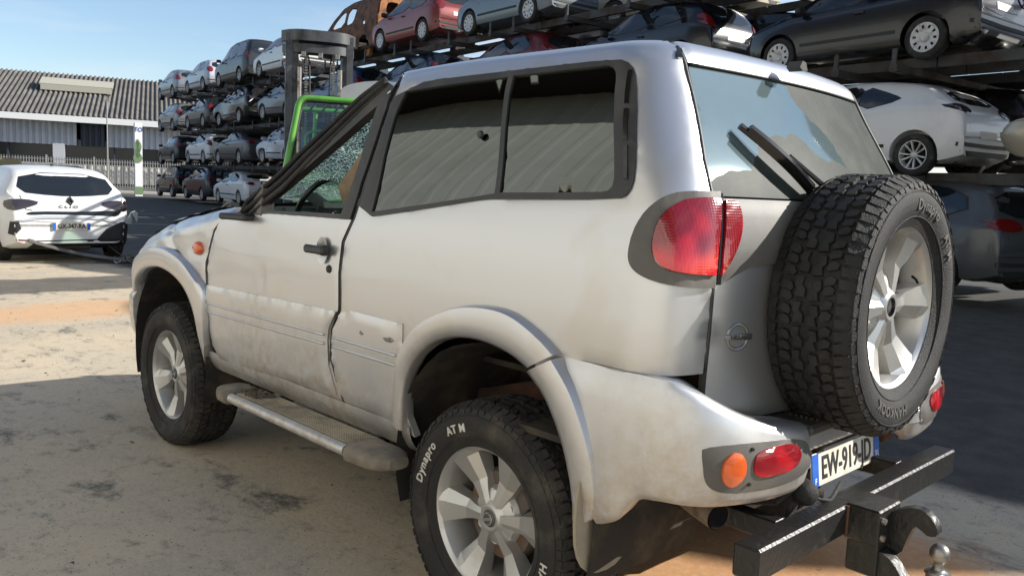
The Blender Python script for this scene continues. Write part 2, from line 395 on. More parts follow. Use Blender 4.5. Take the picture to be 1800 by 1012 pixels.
# ================================================================== silver off-road car
def RS(s, t):
    x, y, z = S(s, t)
    if y < 0: y *= .93
    return (x, y, z)
def GSF(s, t):
    if t <= 1.69: return RS(s, t)
    a = Vector(RS(s, 1.69)); d = (a-Vector(RS(s, 1.66)))/.03
    return tuple(a+d*(t-1.69))
def silver_paint():
    m = bpy.data.materials.new('silver_paint'); m.use_nodes = True; nt = m.node_tree; b = nt.nodes['Principled BSDF']; L = nt.links.new
    b.inputs['Metallic'].default_value = .88; b.inputs['Coat Weight'].default_value = .5; b.inputs['Coat Roughness'].default_value = 0.0
    tc = N(nt, 'ShaderNodeTexCoord'); sp = N(nt, 'ShaderNodeSeparateXYZ'); L(tc.outputs['Object'], sp.inputs[0])
    big = N(nt, 'ShaderNodeTexNoise', Scale=2.3, Detail=6., Roughness=.6); L(tc.outputs['Object'], big.inputs['Vector'])
    # road dirt: heavier towards the sills, broken by noise
    mr = N(nt, 'ShaderNodeMapRange'); mr.inputs['From Min'].default_value = 1.02; mr.inputs['From Max'].default_value = .42; L(sp.outputs['Z'], mr.inputs['Value'])
    ad = N(nt, 'ShaderNodeMath', operation='MULTIPLY_ADD'); ad.inputs[1].default_value = .55; L(mr.outputs[0], ad.inputs[0]); L(big.outputs['Fac'], ad.inputs[2])
    rp = N(nt, 'ShaderNodeValToRGB'); rp.color_ramp.elements[0].position = .60; rp.color_ramp.elements[1].position = 1.12; L(ad.outputs[0], rp.inputs['Fac'])
    fine = N(nt, 'ShaderNodeTexNoise', Scale=22., Detail=7., Roughness=.7); L(tc.outputs['Object'], fine.inputs['Vector'])
    fr = N(nt, 'ShaderNodeValToRGB'); fr.color_ramp.elements[0].position = .35; fr.color_ramp.elements[1].position = .75; L(fine.outputs['Fac'], fr.inputs['Fac'])
    mu = N(nt, 'ShaderNodeMath', operation='MULTIPLY'); L(rp.outputs['Color'], mu.inputs[0]); L(fr.outputs['Color'], mu.inputs[1])
    # wiped dust blotches
    bl = N(nt, 'ShaderNodeTexNoise', Scale=3.1, Detail=3., Roughness=.5, Distortion=.6); bm_ = N(nt, 'ShaderNodeMapping'); bm_.inputs['Location'].default_value = (3.3, 1.2, .4)
    L(tc.outputs['Object'], bm_.inputs['Vector']); L(bm_.outputs['Vector'], bl.inputs['Vector'])
    br = N(nt, 'ShaderNodeValToRGB'); br.color_ramp.elements[0].position = .56; br.color_ramp.elements[1].position = .66; br.color_ramp.elements[1].color = (.35, .35, .35, 1); L(bl.outputs['Fac'], br.inputs['Fac'])
    c1 = N(nt, 'ShaderNodeMixRGB'); c1.inputs['Color1'].default_value = (.575, .58, .59, 1); c1.inputs['Color2'].default_value = (.50, .465, .40, 1); L(br.outputs['Color'], c1.inputs['Fac'])
    c2 = N(nt, 'ShaderNodeMixRGB'); c2.inputs['Color2'].default_value = (.40, .31, .20, 1); L(mu.outputs[0], c2.inputs['Fac']); L(c1.outputs['Color'], c2.inputs['Color1'])
    L(c2.outputs['Color'], b.inputs['Base Color'])
    ro = N(nt, 'ShaderNodeMath', operation='MULTIPLY_ADD'); ro.inputs[1].default_value = .30; ro.inputs[2].default_value = .36; L(rp.outputs['Color'], ro.inputs[0]); L(ro.outputs[0], b.inputs['Roughness'])
    # thin scratches
    sc = N(nt, 'ShaderNodeTexNoise', Scale=6., Detail=2.); sm = N(nt, 'ShaderNodeMapping'); sm.inputs['Scale'].default_value = (1, 1, 9); L(tc.outputs['Object'], sm.inputs['Vector']); L(sm.outputs['Vector'], sc.inputs['Vector'])
    bp = N(nt, 'ShaderNodeBump', Strength=.012, Distance=.01); L(sc.outputs['Fac'], bp.inputs['Height']); L(bp.outputs['Normal'], b.inputs['Normal'])
    return m
M['silver'] = silver_paint()

suv = thing('off_road_car', 'large silver off-road car with spare wheel on its tailgate and shattered windscreen, nearest of all', 'car', (0, 0, 0))
def dent(p):
    o = .0015*noise.noise(Vector((p.x*2.2, 3.1, p.z*3)))
    if p.y > 0 and p.x > .7:
        o += .003*noise.noise(Vector((p.x*4, 1.1, p.z*5)))*min(1, (p.x-.7)*1.2)
        d = math.hypot((p.x-1.42)*1.6+(p.z-1.0)*.6, (p.z-.98)); o -= .008*math.exp(-(d/.05)**2)*(1 if p.x > 1.40 else .2)
        if p.x > 1.95:
            d = abs((p.z-1.0)-.55*(p.x-2.25)+.05*math.sin(p.x*9)); o -= .010*math.exp(-(d/.035)**2)*min(1, (p.x-1.95)*3)
            d = abs((p.z-1.12)+.25*(p.x-2.45)); o -= .007*math.exp(-(d/.02)**2)*min(1, (p.x-1.95)*3)
            o += .006*noise.noise(Vector((p.x*6, 5, p.z*9)))
    return o
def panel(name, outer, holes=(), step=.03, fn=RS, off=0, th=.02, m='silver', parent=suv, edge=.003, sm=50, disp=dent, estep=None, label=None):
    V, T = cdt(outer, holes, step, estep or step*.6)
    v, f = surf_panel(V, T, fn, off, th, edge, flip=True, disp=disp)
    o = obj(name, mesh(name, v, f, M[m], None, sm), parent)
    bm = bmesh.new(); bm.from_mesh(o.data); bmesh.ops.recalc_face_normals(bm, faces=bm.faces); bm.to_mesh(o.data); bm.free()
    if label: o['label'] = label
    return o
FLIP = lambda P: [(-a, b) for a, b in P][::-1]
win_outer = [(2.245, 1.272), (1.85, 1.325), (1.60, 1.362), (1.50, 1.372), (.952, 1.388), (.90, 1.405), (.868, 1.45), (.83, 1.60), (.818, 1.72), (.835, 1.76), (.90, 1.779), (1.40, 1.775), (2.0, 1.768), (2.09, 1.60), (2.17, 1.45)]
arch_in = [(1.895, .40), (1.90, .59), (1.90, .673), (1.879, .758), (1.822, .838), (1.726, .903), (1.614, .935), (1.495, .94), (1.382, .921), (1.285, .874), (1.202, .813), (1.123, .719), (1.073, .627), (1.05, .50), (1.05, .40)]
bshut = [(2.30, .56), (2.365, .66), (2.378, .76), (2.376, .84), (2.325, .925), (2.325, 1.0), (2.329, 1.064), (2.315, 1.182), (2.258, 1.273), (2.205, 1.405), (2.113, 1.565), (2.045, 1.69), (2.01, 1.77), (2.0, 1.83)]
tshut = [(.668, 1.829), (.631, 1.775), (.623, 1.627), (.619, 1.503), (.594, 1.406), (.579, 1.297), (.569, 1.18), (.570, 1.061), (.574, .955)]
quarter = [(1.86, .535), (2.09, .56), (2.295, .56)]+bshut[1:]+[(2.05, 1.86), (1.9, 1.93), (.75, 1.93), (.70, 1.87)]+tshut+[(.62, .93), (1.0, .93), (1.09, .91), (1.14, .70), (1.16, .60)]
# the arch opening is cut by the outline itself
quarter = [(1.86, .535), (2.09, .56), (2.29, .56)]+[(a-.006, b) for a, b in bshut[1:]]+[(2.02, 1.88), (1.98, 1.95), (.80, 1.95), (.72, 1.88)]+tshut+[(.575, .945), (.9, .945), (1.085, .945), (1.145, .80), (1.202, .86), (1.285, .90), (1.382, .935), (1.495, .955), (1.614, .95), (1.726, .915), (1.822, .85), (1.885, .76), (1.905, .673), (1.90, .60)]
for sgn, P, H in ((1, quarter, win_outer), (-1, FLIP(quarter), FLIP(win_outer))):
    panel('quarter_panel', P, [chaikin(H, 1)], .032, th=.028)
roof = [(-.80, 1.945), (.80, 1.945), (1.98, 1.945), (2.04, 1.93), (2.04, 2.38), (.1, 2.38), (-2.04, 2.38)]
def roof_fn(u, v):   # u across, v along
    x = v; w = .50
    y = u; z = 1.8705-.06*abs(u/.6)**3-.012*(u/.5)**2
    if x > .3: z -= .06*(x-.3)**2*(z-1.5)/.35
    z -= .02*max(0, (-.15-x)/.3)**2
    return (x, y, z-.018)
V, T = cdt([(-.47, -.37), (.53, -.37), (.55, -.2), (.545, .62), (.50, .72), (-.46, .72), (-.51, .6), (-.51, -.2)], (), .05)
v, f = surf_panel(V, T, roof_fn, 0, .02, .0)
obj('roof', mesh('roof', v, f, M['silver'], None, 50), suv)
# tailgate
tg = [(.562, .955), (.558, 1.061), (.557, 1.18), (.567, 1.297), (.582, 1.402), (-.582, 1.402), (-.567, 1.297), (-.557, 1.18), (-.558, 1.061), (-.562, .955), (-.565, .80), (.565, .80)]
panel('tailgate', tg, (), .03, disp=None, th=.03)
strip = [(.607, 1.775), (.655, 1.835), (.68, 1.87), (.70, 1.95), (-.70, 1.95), (-.68, 1.87), (-.655, 1.835), (-.607, 1.775)]
panel('tailgate_top', strip, (), .025, disp=None, th=.03)
gl = [(.585, 1.41), (.608, 1.503), (.612, 1.627), (.603, 1.768), (-.603, 1.768), (-.612, 1.627), (-.608, 1.503), (-.585, 1.41)]
# rear glass: peeling film shows where the dusty reflection stops
def rear_glass():
    m = bpy.data.materials.new('rear_glass'); m.use_nodes = True; nt = m.node_tree; nt.nodes.clear(); L = nt.links.new
    o = N(nt, 'ShaderNodeOutputMaterial'); tc = N(nt, 'ShaderNodeTexCoord')
    sp = N(nt, 'ShaderNodeSeparateXYZ'); L(tc.outputs['Object'], sp.inputs[0])
    no = N(nt, 'ShaderNodeTexNoise', Scale=7.0, Detail=2.5, Roughness=.5); L(tc.outputs['Object'], no.inputs['Vector'])
    def mth(op, a, b_):
        x = N(nt, 'ShaderNodeMath', operation=op)
        for i, q in enumerate((a, b_)):
            if isinstance(q, (int, float)): x.inputs[i].default_value = q
            else: L(q, x.inputs[i])
        return x.outputs[0]
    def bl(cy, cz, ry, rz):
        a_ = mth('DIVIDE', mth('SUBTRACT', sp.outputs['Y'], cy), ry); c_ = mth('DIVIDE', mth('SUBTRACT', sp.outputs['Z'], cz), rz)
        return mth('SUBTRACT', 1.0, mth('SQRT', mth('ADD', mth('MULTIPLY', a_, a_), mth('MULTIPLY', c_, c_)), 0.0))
    d = mth('MAXIMUM', bl(.20, 1.49, .19, .105), bl(.02, 1.44, .16, .09)); d = mth('MAXIMUM', d, bl(.36, 1.47, .10, .06)); d = mth('MAXIMUM', d, bl(.50, 1.415, .17, .065))  # lower left film patch widened to darken the bright horizon reflection there
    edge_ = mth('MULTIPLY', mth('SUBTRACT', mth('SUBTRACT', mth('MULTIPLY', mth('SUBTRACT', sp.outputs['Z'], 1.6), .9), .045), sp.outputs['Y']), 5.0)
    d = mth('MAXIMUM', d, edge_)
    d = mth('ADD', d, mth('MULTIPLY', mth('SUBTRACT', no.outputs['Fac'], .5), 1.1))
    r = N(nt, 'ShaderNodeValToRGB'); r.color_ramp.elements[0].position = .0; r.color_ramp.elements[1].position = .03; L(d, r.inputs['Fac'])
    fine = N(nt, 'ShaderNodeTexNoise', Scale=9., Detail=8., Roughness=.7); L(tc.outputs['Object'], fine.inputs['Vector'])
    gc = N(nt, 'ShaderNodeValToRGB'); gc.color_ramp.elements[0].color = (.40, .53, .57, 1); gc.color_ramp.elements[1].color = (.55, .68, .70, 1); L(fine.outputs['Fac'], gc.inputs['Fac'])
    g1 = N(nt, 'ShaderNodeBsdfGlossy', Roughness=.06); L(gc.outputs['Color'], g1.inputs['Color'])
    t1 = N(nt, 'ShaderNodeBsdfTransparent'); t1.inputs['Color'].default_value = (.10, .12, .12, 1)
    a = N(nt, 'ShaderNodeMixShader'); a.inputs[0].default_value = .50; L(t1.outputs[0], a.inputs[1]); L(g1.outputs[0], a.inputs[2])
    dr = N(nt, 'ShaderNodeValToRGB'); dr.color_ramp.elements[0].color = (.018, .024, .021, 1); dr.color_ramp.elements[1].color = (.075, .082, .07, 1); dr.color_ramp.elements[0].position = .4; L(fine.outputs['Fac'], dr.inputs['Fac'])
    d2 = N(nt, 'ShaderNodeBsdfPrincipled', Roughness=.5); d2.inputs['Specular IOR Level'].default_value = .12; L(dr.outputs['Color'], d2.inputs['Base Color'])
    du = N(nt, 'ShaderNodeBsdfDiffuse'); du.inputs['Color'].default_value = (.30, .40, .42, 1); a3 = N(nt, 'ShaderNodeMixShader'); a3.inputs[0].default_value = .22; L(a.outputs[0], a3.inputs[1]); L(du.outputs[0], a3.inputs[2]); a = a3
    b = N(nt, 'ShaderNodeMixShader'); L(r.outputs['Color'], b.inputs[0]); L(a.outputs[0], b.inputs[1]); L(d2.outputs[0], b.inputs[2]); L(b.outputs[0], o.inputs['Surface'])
    return m
M['rear_glass'] = rear_glass()
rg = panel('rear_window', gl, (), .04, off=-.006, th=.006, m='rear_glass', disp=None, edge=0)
rim_o = gl; rim_i = [(.535, 1.44), (.555, 1.52), (.555, 1.63), (.54, 1.735), (-.54, 1.735), (-.555, 1.63), (-.555, 1.52), (-.535, 1.44)]
M['frit'] = mat('frit_band', (.05, .055, .07), .18)
panel('frit_border', rim_o, [chaikin(rim_i, 2)], .035, off=-.014, th=.003, m='frit', disp=None, edge=0, parent=rg)
# seals
def strip_tube(name, pts, r, m='black_plastic', parent=suv, off=0., n=6, fn=RS):
    b = MB(); P = []
    for i, (s, t) in enumerate(pts):
        p = Vector(fn(s, t)); nn = (Vector(fn(s+.004, t))-Vector(fn(s-.004, t))).cross(Vector(fn(s, t+.004))-Vector(fn(s, t-.004))).normalized()
        P.append(p-nn*off)
    b.tube(P, r, n); return b.build(name, M[m], parent, smooth=180)
def dense(pts, k=4):
    out = []
    for i in range(len(pts)-1):
        for j in range(k): out.append((pts[i][0]+(pts[i+1][0]-pts[i][0])*j/k, pts[i][1]+(pts[i+1][1]-pts[i][1])*j/k))
    return out+[pts[-1]]
for sgn in (1, -1):
    q = [(sgn*(a-.006), b) for a, b in tshut]
    strip_tube('tailgate_seal', dense(q, 3), .0065, off=-.005)
strip_tube('glass_top_seal', [(-.6+1.2*i/24, 1.771) for i in range(25)], .004, off=-.001)
# gutter gap at the rear roof corner
b = MB(); b.grid(lambda u, v: Vector(RS(.643+.025*u, 1.782+.03*v))+Vector((-.003, .002, .002)), 2, 6); b.build('roof_gap', M['gloss_black'], suv)
b = MB(); b.prism([(.08, 1.802), (.095, 1.825), (.115, 1.828), (.13, 1.808), (.11, 1.798)], 0, -.575, -.53); b.build('washer_jet', M['black_plastic'], suv)
# upper tailgate plastic and lamp surrounds
surR = [(.575, 1.405), (.2, 1.402), (-.2, 1.402), (-.575, 1.405), (-.55, 1.179), (-.488, 1.215), (-.434, 1.262), (-.35, 1.345), (-.285, 1.375), (-.2, 1.385), (.2, 1.385), (.285, 1.375), (.35, 1.345), (.434, 1.262), (.488, 1.215), (.55, 1.179)]
surR = [(.566, 1.400), (-.566, 1.400), (-.548, 1.179), (-.50, 1.205), (-.46, 1.222), (-.40, 1.228), (.40, 1.228), (.46, 1.222), (.50, 1.205), (.548, 1.179)]
lampR = [(.567, 1.392), (.567, 1.392), (.567, 1.392), (.535, 1.391), (.517, 1.375), (.509, 1.340), (.512, 1.297), (.528, 1.250), (.560, 1.205), (.560, 1.205), (.560, 1.205)]
panel('tailgate_trim', surR, (), .03, off=.013, th=.016, m='grey_plastic', disp=None, edge=.006)
for sg in (1, -1):
    f_ = (lambda P: P) if sg == 1 else FLIP
    lp = panel('tailgate_lamp', f_(chaikin(lampR, 2)), (), .018, off=.024, th=.012, m='red_lens', disp=None, edge=.001, estep=.010, sm=28)
surL = [(.578, 1.415), (.578, 1.415), (.578, 1.415), (.705, 1.412), (.77, 1.397), (.83, 1.363), (.875, 1.315), (.897, 1.26), (.893, 1.228), (.86, 1.203), (.785, 1.184), (.686, 1.175), (.574, 1.172), (.574, 1.172), (.574, 1.172)]
lampL = [(.580, 1.396), (.580, 1.396), (.580, 1.396), (.676, 1.394), (.734, 1.380), (.785, 1.348), (.811, 1.300), (.811, 1.255), (.785, 1.225), (.725, 1.211), (.576, 1.205), (.576, 1.205), (.576, 1.205)]
def lens_mat():
    m = bpy.data.materials.new('red_ribbed_lens'); m.use_nodes = True; nt = m.node_tree; b = nt.nodes['Principled BSDF']; L = nt.links.new
    b.inputs['Base Color'].default_value = (.62, .012, .025, 1); b.inputs['Roughness'].default_value = .15; b.inputs['Coat Weight'].default_value = 1; b.inputs['Coat Roughness'].default_value = .03
    tc = N(nt, 'ShaderNodeTexCoord'); sp = N(nt, 'ShaderNodeSeparateXYZ'); L(tc.outputs['Object'], sp.inputs[0])
    hs = []
    for ax, sc in (('Z', 900.), ('X', 700.), ('Y', 700.)):
        mm = N(nt, 'ShaderNodeMath', operation='MULTIPLY'); mm.inputs[1].default_value = sc; L(sp.outputs[ax], mm.inputs[0])
        s_ = N(nt, 'ShaderNodeMath', operation='SINE'); L(mm.outputs[0], s_.inputs[0]); hs.append(s_)
    a1 = N(nt, 'ShaderNodeMath', operation='ADD'); L(hs[0].outputs[0], a1.inputs[0]); L(hs[1].outputs[0], a1.inputs[1])
    a2 = N(nt, 'ShaderNodeMath', operation='ADD'); L(a1.outputs[0], a2.inputs[0]); L(hs[2].outputs[0], a2.inputs[1])
    bp = N(nt, 'ShaderNodeBump', Strength=.07, Distance=.002); L(a2.outputs[0], bp.inputs['Height']); L(bp.outputs['Normal'], b.inputs['Normal'])
    # inner cells behind the lens
    vo = N(nt, 'ShaderNodeTexNoise', Scale=7., Detail=1.); L(tc.outputs['Object'], vo.inputs['Vector'])
    r = N(nt, 'ShaderNodeValToRGB'); r.color_ramp.elements[0].color = (.20, .003, .008, 1); r.color_ramp.elements[1].color = (.60, .015, .02, 1); r.color_ramp.elements[0].position = .42; r.color_ramp.elements[1].position = .58
    L(vo.outputs['Fac'], r.inputs['Fac']); L(r.outputs['Color'], b.inputs['Base Color'])
    # light passes through the plastic from its bright reflector
    b.inputs['Subsurface Weight'].default_value = 0.0
    return m
M['red_ribbed'] = lens_mat()
for o in suv.children:
    if o.name.startswith('tailgate_lamp'): o.data.materials[0] = M['red_ribbed']
for sg in (1, -1):
    f_ = (lambda P: P) if sg == 1 else FLIP
    s_ = panel('lamp_surround', f_(chaikin(surL, 2)), [f_(chaikin(lampL, 2))], .022, off=.016, th=.03, m='grey_plastic', disp=None, edge=.001, estep=.012, sm=28)
    l_ = panel('tail_lamp', f_(chaikin([(a*1.0-.0+(.003 if a < .6 else -.004), b) for a, b in lampL], 2)), (), .018, off=.026, th=.03, m='red_ribbed', disp=None, edge=.001, estep=.010, sm=28)
    strip_tube('lamp_divider', [(sg*a, b) for a, b in dense([(.573, 1.41), (.567, 1.30), (.562, 1.18)], 4)], .005, 'gloss_black', off=.012)
# side windows: black frame, two panes, vents
fr_in_a = [(2.145, 1.300), (1.80, 1.345), (1.60, 1.372), (1.500, 1.387), (1.45, 1.60), (1.412, 1.755), (1.95, 1.742), (2.01, 1.65), (2.08, 1.50)]
fr_in_b = [(1.478, 1.390), (1.02, 1.405), (.992, 1.409), (.972, 1.420), (.960, 1.44), (.925, 1.60), (.903, 1.715), (.905, 1.738), (.918, 1.753), (.945, 1.762), (1.388, 1.757), (1.43, 1.60)]
for sg in (1, -1):
    f_ = (lambda P: P) if sg == 1 else FLIP
    fro = panel('window_frame', f_(chaikin([(a, b) for a, b in win_outer], 1)), [f_(fr_in_a), f_(fr_in_b)], .03, off=.006, th=.02, m='black_plastic', disp=None, edge=.003)
    panel('side_window', f_([(a+(.01 if a > 1.7 else -.006), b) for a, b in fr_in_a]), (), .04, fn=GSF, off=-.004, th=.005, m='glass_tint', disp=None, edge=0)
    panel('side_window', f_(fr_in_b), (), .04, fn=GSF, off=-.004, th=.005, m='glass_tint', disp=None, edge=0)
    for k, (t0, t1) in enumerate(((1.44, 1.53), (1.545, 1.63), (1.645, 1.74))):
        sl = [(.895-.22*(t0-1.45), t0), (.912-.22*(t0-1.45), t0), (.912-.22*(t1-1.45), t1), (.895-.22*(t1-1.45), t1)]
        panel('air_vent', f_(sl), (), .03, off=.0095, th=.003, m='gloss_black', disp=None, edge=0, parent=fro)
    b = MB(); p = Vector(RS(sg*1.545, 1.57)); b.lathe([(0, .012), (.010, .011), (.013, .004), (.013, 0)], 14, Matrix.Translation(p+Vector((0, sg*.004, 0))) @ Matrix.Rotation(0 if sg > 0 else PI, 4, 'X')); b.build('window_latch', M['black_plastic'], suv)
# door (its window glass is gone) with black upper frame
dshut = [(a+.014, b) for a, b in bshut]
dfront = [(3.46, .78), (3.462, .88), (3.46, 1.0), (3.40, 1.14), (3.34, 1.215)]
door = [(2.315, .565), (2.40, .72), (2.398, .80), (2.392, .84), (2.342, .925), (2.343, 1.0), (2.345, 1.064), (2.332, 1.182), (2.278, 1.266), (2.9, 1.258), (3.06, 1.243), (3.34, 1.205), (3.40, 1.14), (3.46, 1.02), (3.472, .88), (3.462, .70), (3.44, .60), (3.36, .528), (3.07, .537), (2.76, .553)]
dfr_o = [(2.282, 1.266), (2.225, 1.405), (2.133, 1.565), (2.065, 1.69), (2.03, 1.77), (2.09, 1.80), (2.22, 1.745), (2.55, 1.57), (2.80, 1.43), (3.07, 1.31), (3.12, 1.25), (3.06, 1.243), (2.9, 1.258)]
dfr_i = [(2.345, 1.283), (2.25, 1.46), (2.17, 1.61), (2.125, 1.70), (2.20, 1.665), (2.50, 1.51), (2.80, 1.365), (3.02, 1.262), (2.7, 1.275)]
for sg in (1, -1):
    f_ = (lambda P: P) if sg == 1 else FLIP
    dr = panel('door', f_(door), (), .026, th=.03, label=None)
    df = panel('door_frame', f_(dfr_o), [f_(dfr_i)], .03, off=.004, th=.035, m='black_plastic', disp=None)
    # rubber edges of the crumpled pillar
    for k, (o1, rr) in enumerate(((.012, .010), (.0, .012), (-.012, .009))):
        pts = [(2.08, 1.80-.012*k), (2.22, 1.742-.022*k), (2.55, 1.565-.03*k), (2.80, 1.425-.032*k), (3.07, 1.30-.03*k), (3.11, 1.25)]
        if k < 2 or True: strip_tube('pillar_rubber', [(sg*a, b) for a, b in dense(pts, 5)], rr, 'rubber_clean', off=.012-.006*k)
    # handle on its bowl, lock below
    hb = MB(); c = Vector(RS(sg*2.445, 1.143))
    Rm = Matrix.Rotation(0 if sg > 0 else PI, 4, 'Z')
    bowl = MB(); bowl.grid(lambda u, v: Vector(RS(sg*(2.445+.042*math.cos(u*2*PI)*v), 1.14+.052*math.sin(u*2*PI)*v))+Vector((0, sg*(.0035-.010*(1-v*v)*1.0+.006), 0)), 20, 4)
    h = bowl.build('handle_bowl', M['silver'], dr, smooth=180)
    hh = MB(); hh.box((0, 0, 0), (.135, .022, .032), 0, None, .008); hh.box((-.05, -.012, 0), (.034, .03, .040), 0, None, .008); hh.xf(Matrix.Translation(c+Vector((.012, sg*.036, 0)))); hh.build('door_handle', M['black_plastic'], dr)
    lk = MB(); p = Vector(RS(sg*2.405, 1.072)); lk.lathe([(0, .008), (.006, .008), (.008, .005), (.014, .005), (.016, 0)], 16, Matrix.Translation(p) @ Matrix.Rotation(0 if sg > 0 else PI, 4, 'X')); lk.build('door_lock', M['gloss_black'], dr)
    # cladding with two ribs, on door and on quarter panel
    c1 = [(2.345, .59), (2.40, .70), (2.405, .80), (2.396, .845), (2.348, .915), (2.36, .918), (3.0, .905), (3.47, .893), (3.468, .80), (3.455, .68), (3.42, .60), (3.36, .55), (3.07, .555), (2.76, .57)]
    c2 = [(1.92, .565), (1.93, .93), (2.235, .935), (2.31, .918), (2.368, .845), (2.37, .75), (2.35, .66), (2.29, .575), (2.1, .575)]
    cl = []
    for P, par in ((c1, dr), (c2, suv)):
        cl.append(panel('side_cladding', f_(P), (), .03, off=.011, th=.012, m='silver', disp=dent, edge=.006, parent=par))
    for a0, a1, z0, z1, par in ((2.42, 3.44, .819, .808, cl[0]), (2.42, 3.44, .783, .768, cl[0]), (1.955, 2.355, .818, .819, cl[1]), (1.955, 2.355, .783, .783, cl[1])):
        strip_tube('moulding_rib', [(sg*(a0+(a1-a0)*i/16), z0+(z1-z0)*i/16) for i in range(17)], .0055, 'silver', cl[0] if par is cl[0] else cl[1], off=.0125)
    # black gap seal between door and quarter
    strip_tube('door_seal', [(sg*(a+.004), b) for a, b in dense(bshut, 3)], .0065, 'gloss_black', off=-.009)
# black B pillar cover between frame and quarter
    bp_ = [(2.262, 1.268), (2.208, 1.405), (2.117, 1.565), (2.048, 1.69), (2.012, 1.775), (2.03, 1.78), (2.066, 1.69), (2.135, 1.565), (2.227, 1.405), (2.282, 1.266)]
    panel('pillar_cover', f_(bp_), (), .03, off=-.004, th=.01, m='gloss_black', disp=None)
    # bent flap of roof skin at the pillar top
    if sg > 0:
        b = MB(); q = [Vector(RS(2.0, 1.83)), Vector(RS(2.02, 1.93)), Vector((.84, .50, 1.775)), Vector((.90, .66, 1.715)), Vector((.74, .70, 1.745))]
        b.add([p+Vector((0, 0, h)) for h in (0, -.006) for p in q], [(0, 1, 2, 3, 4), (9, 8, 7, 6, 5)]+[(i, (i+1) % 5, 5+(i+1) % 5, 5+i) for i in range(5)]); b.build('bent_roof_flap', M['silver'], suv)
# scratches through to primer
M['scrape'] = mat('scrape', (.12, .12, .12), .8, bump=.5, bscale=200, col2=(.35, .33, .3), vscale=50)
panel('paint_chip', [(2.150, .862), (2.17, .872), (2.178, .862), (2.162, .855)], (), .01, off=.0125, th=.002, m='scrape', disp=None, edge=0)
panel('paint_chip', [(1.965, .868), (1.99, .876), (2.03, .868), (2.02, .858), (1.985, .857)], (), .01, off=.0125, th=.002, m='scrape', disp=None, edge=0)
# ---- front part: fender, bonnet, nose
def hs(x):
    pts = [(1.6, 1.30), (1.75, 1.285), (2.1, 1.235), (2.45, 1.175), (2.86, 1.075), (3.1, .97), (3.22, .86), (3.3, .74)]
    for i in range(len(pts)-1):
        if x <= pts[i+1][0]: 
            u = max(0, (x-pts[i][0])/(pts[i+1][0]-pts[i][0])); return pts[i][1]+(pts[i+1][1]-pts[i][1])*u
    return pts[-1][1]
def hss(x): return sum(hs(x+d) for d in (-.12, -.06, 0, .06, .12))/5
def FS(x, v):
    sg = 1 if v >= 0 else -1; v = abs(v); h = hss(x); z0 = .45; r = .11
    nose = max(0, (x-2.85)/.42)
    if v <= 1:
        z = z0+(h-r-z0)*v; w = hermite(TB, z)[1]*taper(x)-.16*nose**2.2; y = w
    elif v <= 1.5:
        ph = (v-1)/.5*math.radians(78); zb = h-r; w = hermite(TB, zb)[1]*taper(x)-.16*nose**2.2
        y = w-r*(1-math.cos(ph)); z = zb+r*math.sin(ph)
    else:
        ph = math.radians(78); zb = h-r; w = hermite(TB, zb)[1]*taper(x)-.16*nose**2.2-r*(1-math.cos(ph)); u = (v-1.5)
        y = w*(1-u); z = zb+r*math.sin(ph)+.045*(1-(1-u)**2)
    return (x, sg*y, z)
def vz(x, z): return (z-.45)/(hss(x)-.11-.45)
def fsw(u, v): return FS(u, v)
def xz(P): return [(x, vz(x, z)) for x, z in P]
fa = [(2.03, .50), (2.06, .62), (2.10, .74), (2.18, .84), (2.32, .90), (2.5, .925), (2.68, .91), (2.83, .86), (2.93, .79), (2.97, .66)]
for sg in (1, -1):
    P = xz([(1.995, .55), (1.985, .88), (1.985, 1.0)])+[(1.90, 1.0), (1.80, 1.25), (1.76, 1.42), (2.2, 1.45), (2.8, 1.46), (3.1, 1.40), (3.14, 1.2)]+xz([(3.15, .80), (3.0, .78)])+xz(fa[::-1])
    if sg < 0: P = [(a, -b) for a, b in P][::-1]
    V, T = cdt(P, (), .03, .02); v, f = surf_panel(V, T, fsw, 0, .02, .003, flip=True if sg > 0 else True, disp=dent)
    o = obj('fender', mesh('fender', v, f, M['silver'], None, 50), suv); bm = bmesh.new(); bm.from_mesh(o.data); bmesh.ops.recalc_face_normals(bm, faces=bm.faces); bm.to_mesh(o.data); bm.free()
    p = Vector(FS(2.06, sg*vz(2.06, 1.058)))
    b = MB(); b.lathe([(0, .02), (.02, .019), (.034, .013), (.041, .002), (.041, -.01)], 20, Matrix.Translation(p) @ Matrix.Rotation(0 if sg > 0 else PI, 4, 'X') @ Matrix.Diagonal((1.15, 1, .82, 1))); b.build('indicator_lamp', M['amber'], o, smooth=60)
def hood_fn(u, v):
    p = Vector(FS(u, v if v < 2.5 else -(5-v)));
    return p
hv = MB()
def hoodf(u, v):
    x = 2.06+1.08*u; vv = 1.44+2.12*v
    p = Vector(FS(x, vv if vv <= 2.5 else -(5-vv)))
    # buckled bonnet: ridge lifted towards the front edge
    p.z += .012+.05*math.exp(-((u-.55)/.25)**2)*(.5+.5*noise.noise(Vector((p.x*3, p.y*3, 0))))*math.sin(min(1, v*6, (1-v)*6)*PI/2)
    p.z += .008*noise.noise(Vector((p.x*8, p.y*6, 2)))
    return p
hv.grid(hoodf, 30, 30); hv.grid(lambda u, v: hoodf(u, v)-Vector((0, 0, .015)), 30, 30, flip=True)
hv.build('bonnet', M['silver'], suv, smooth=60)
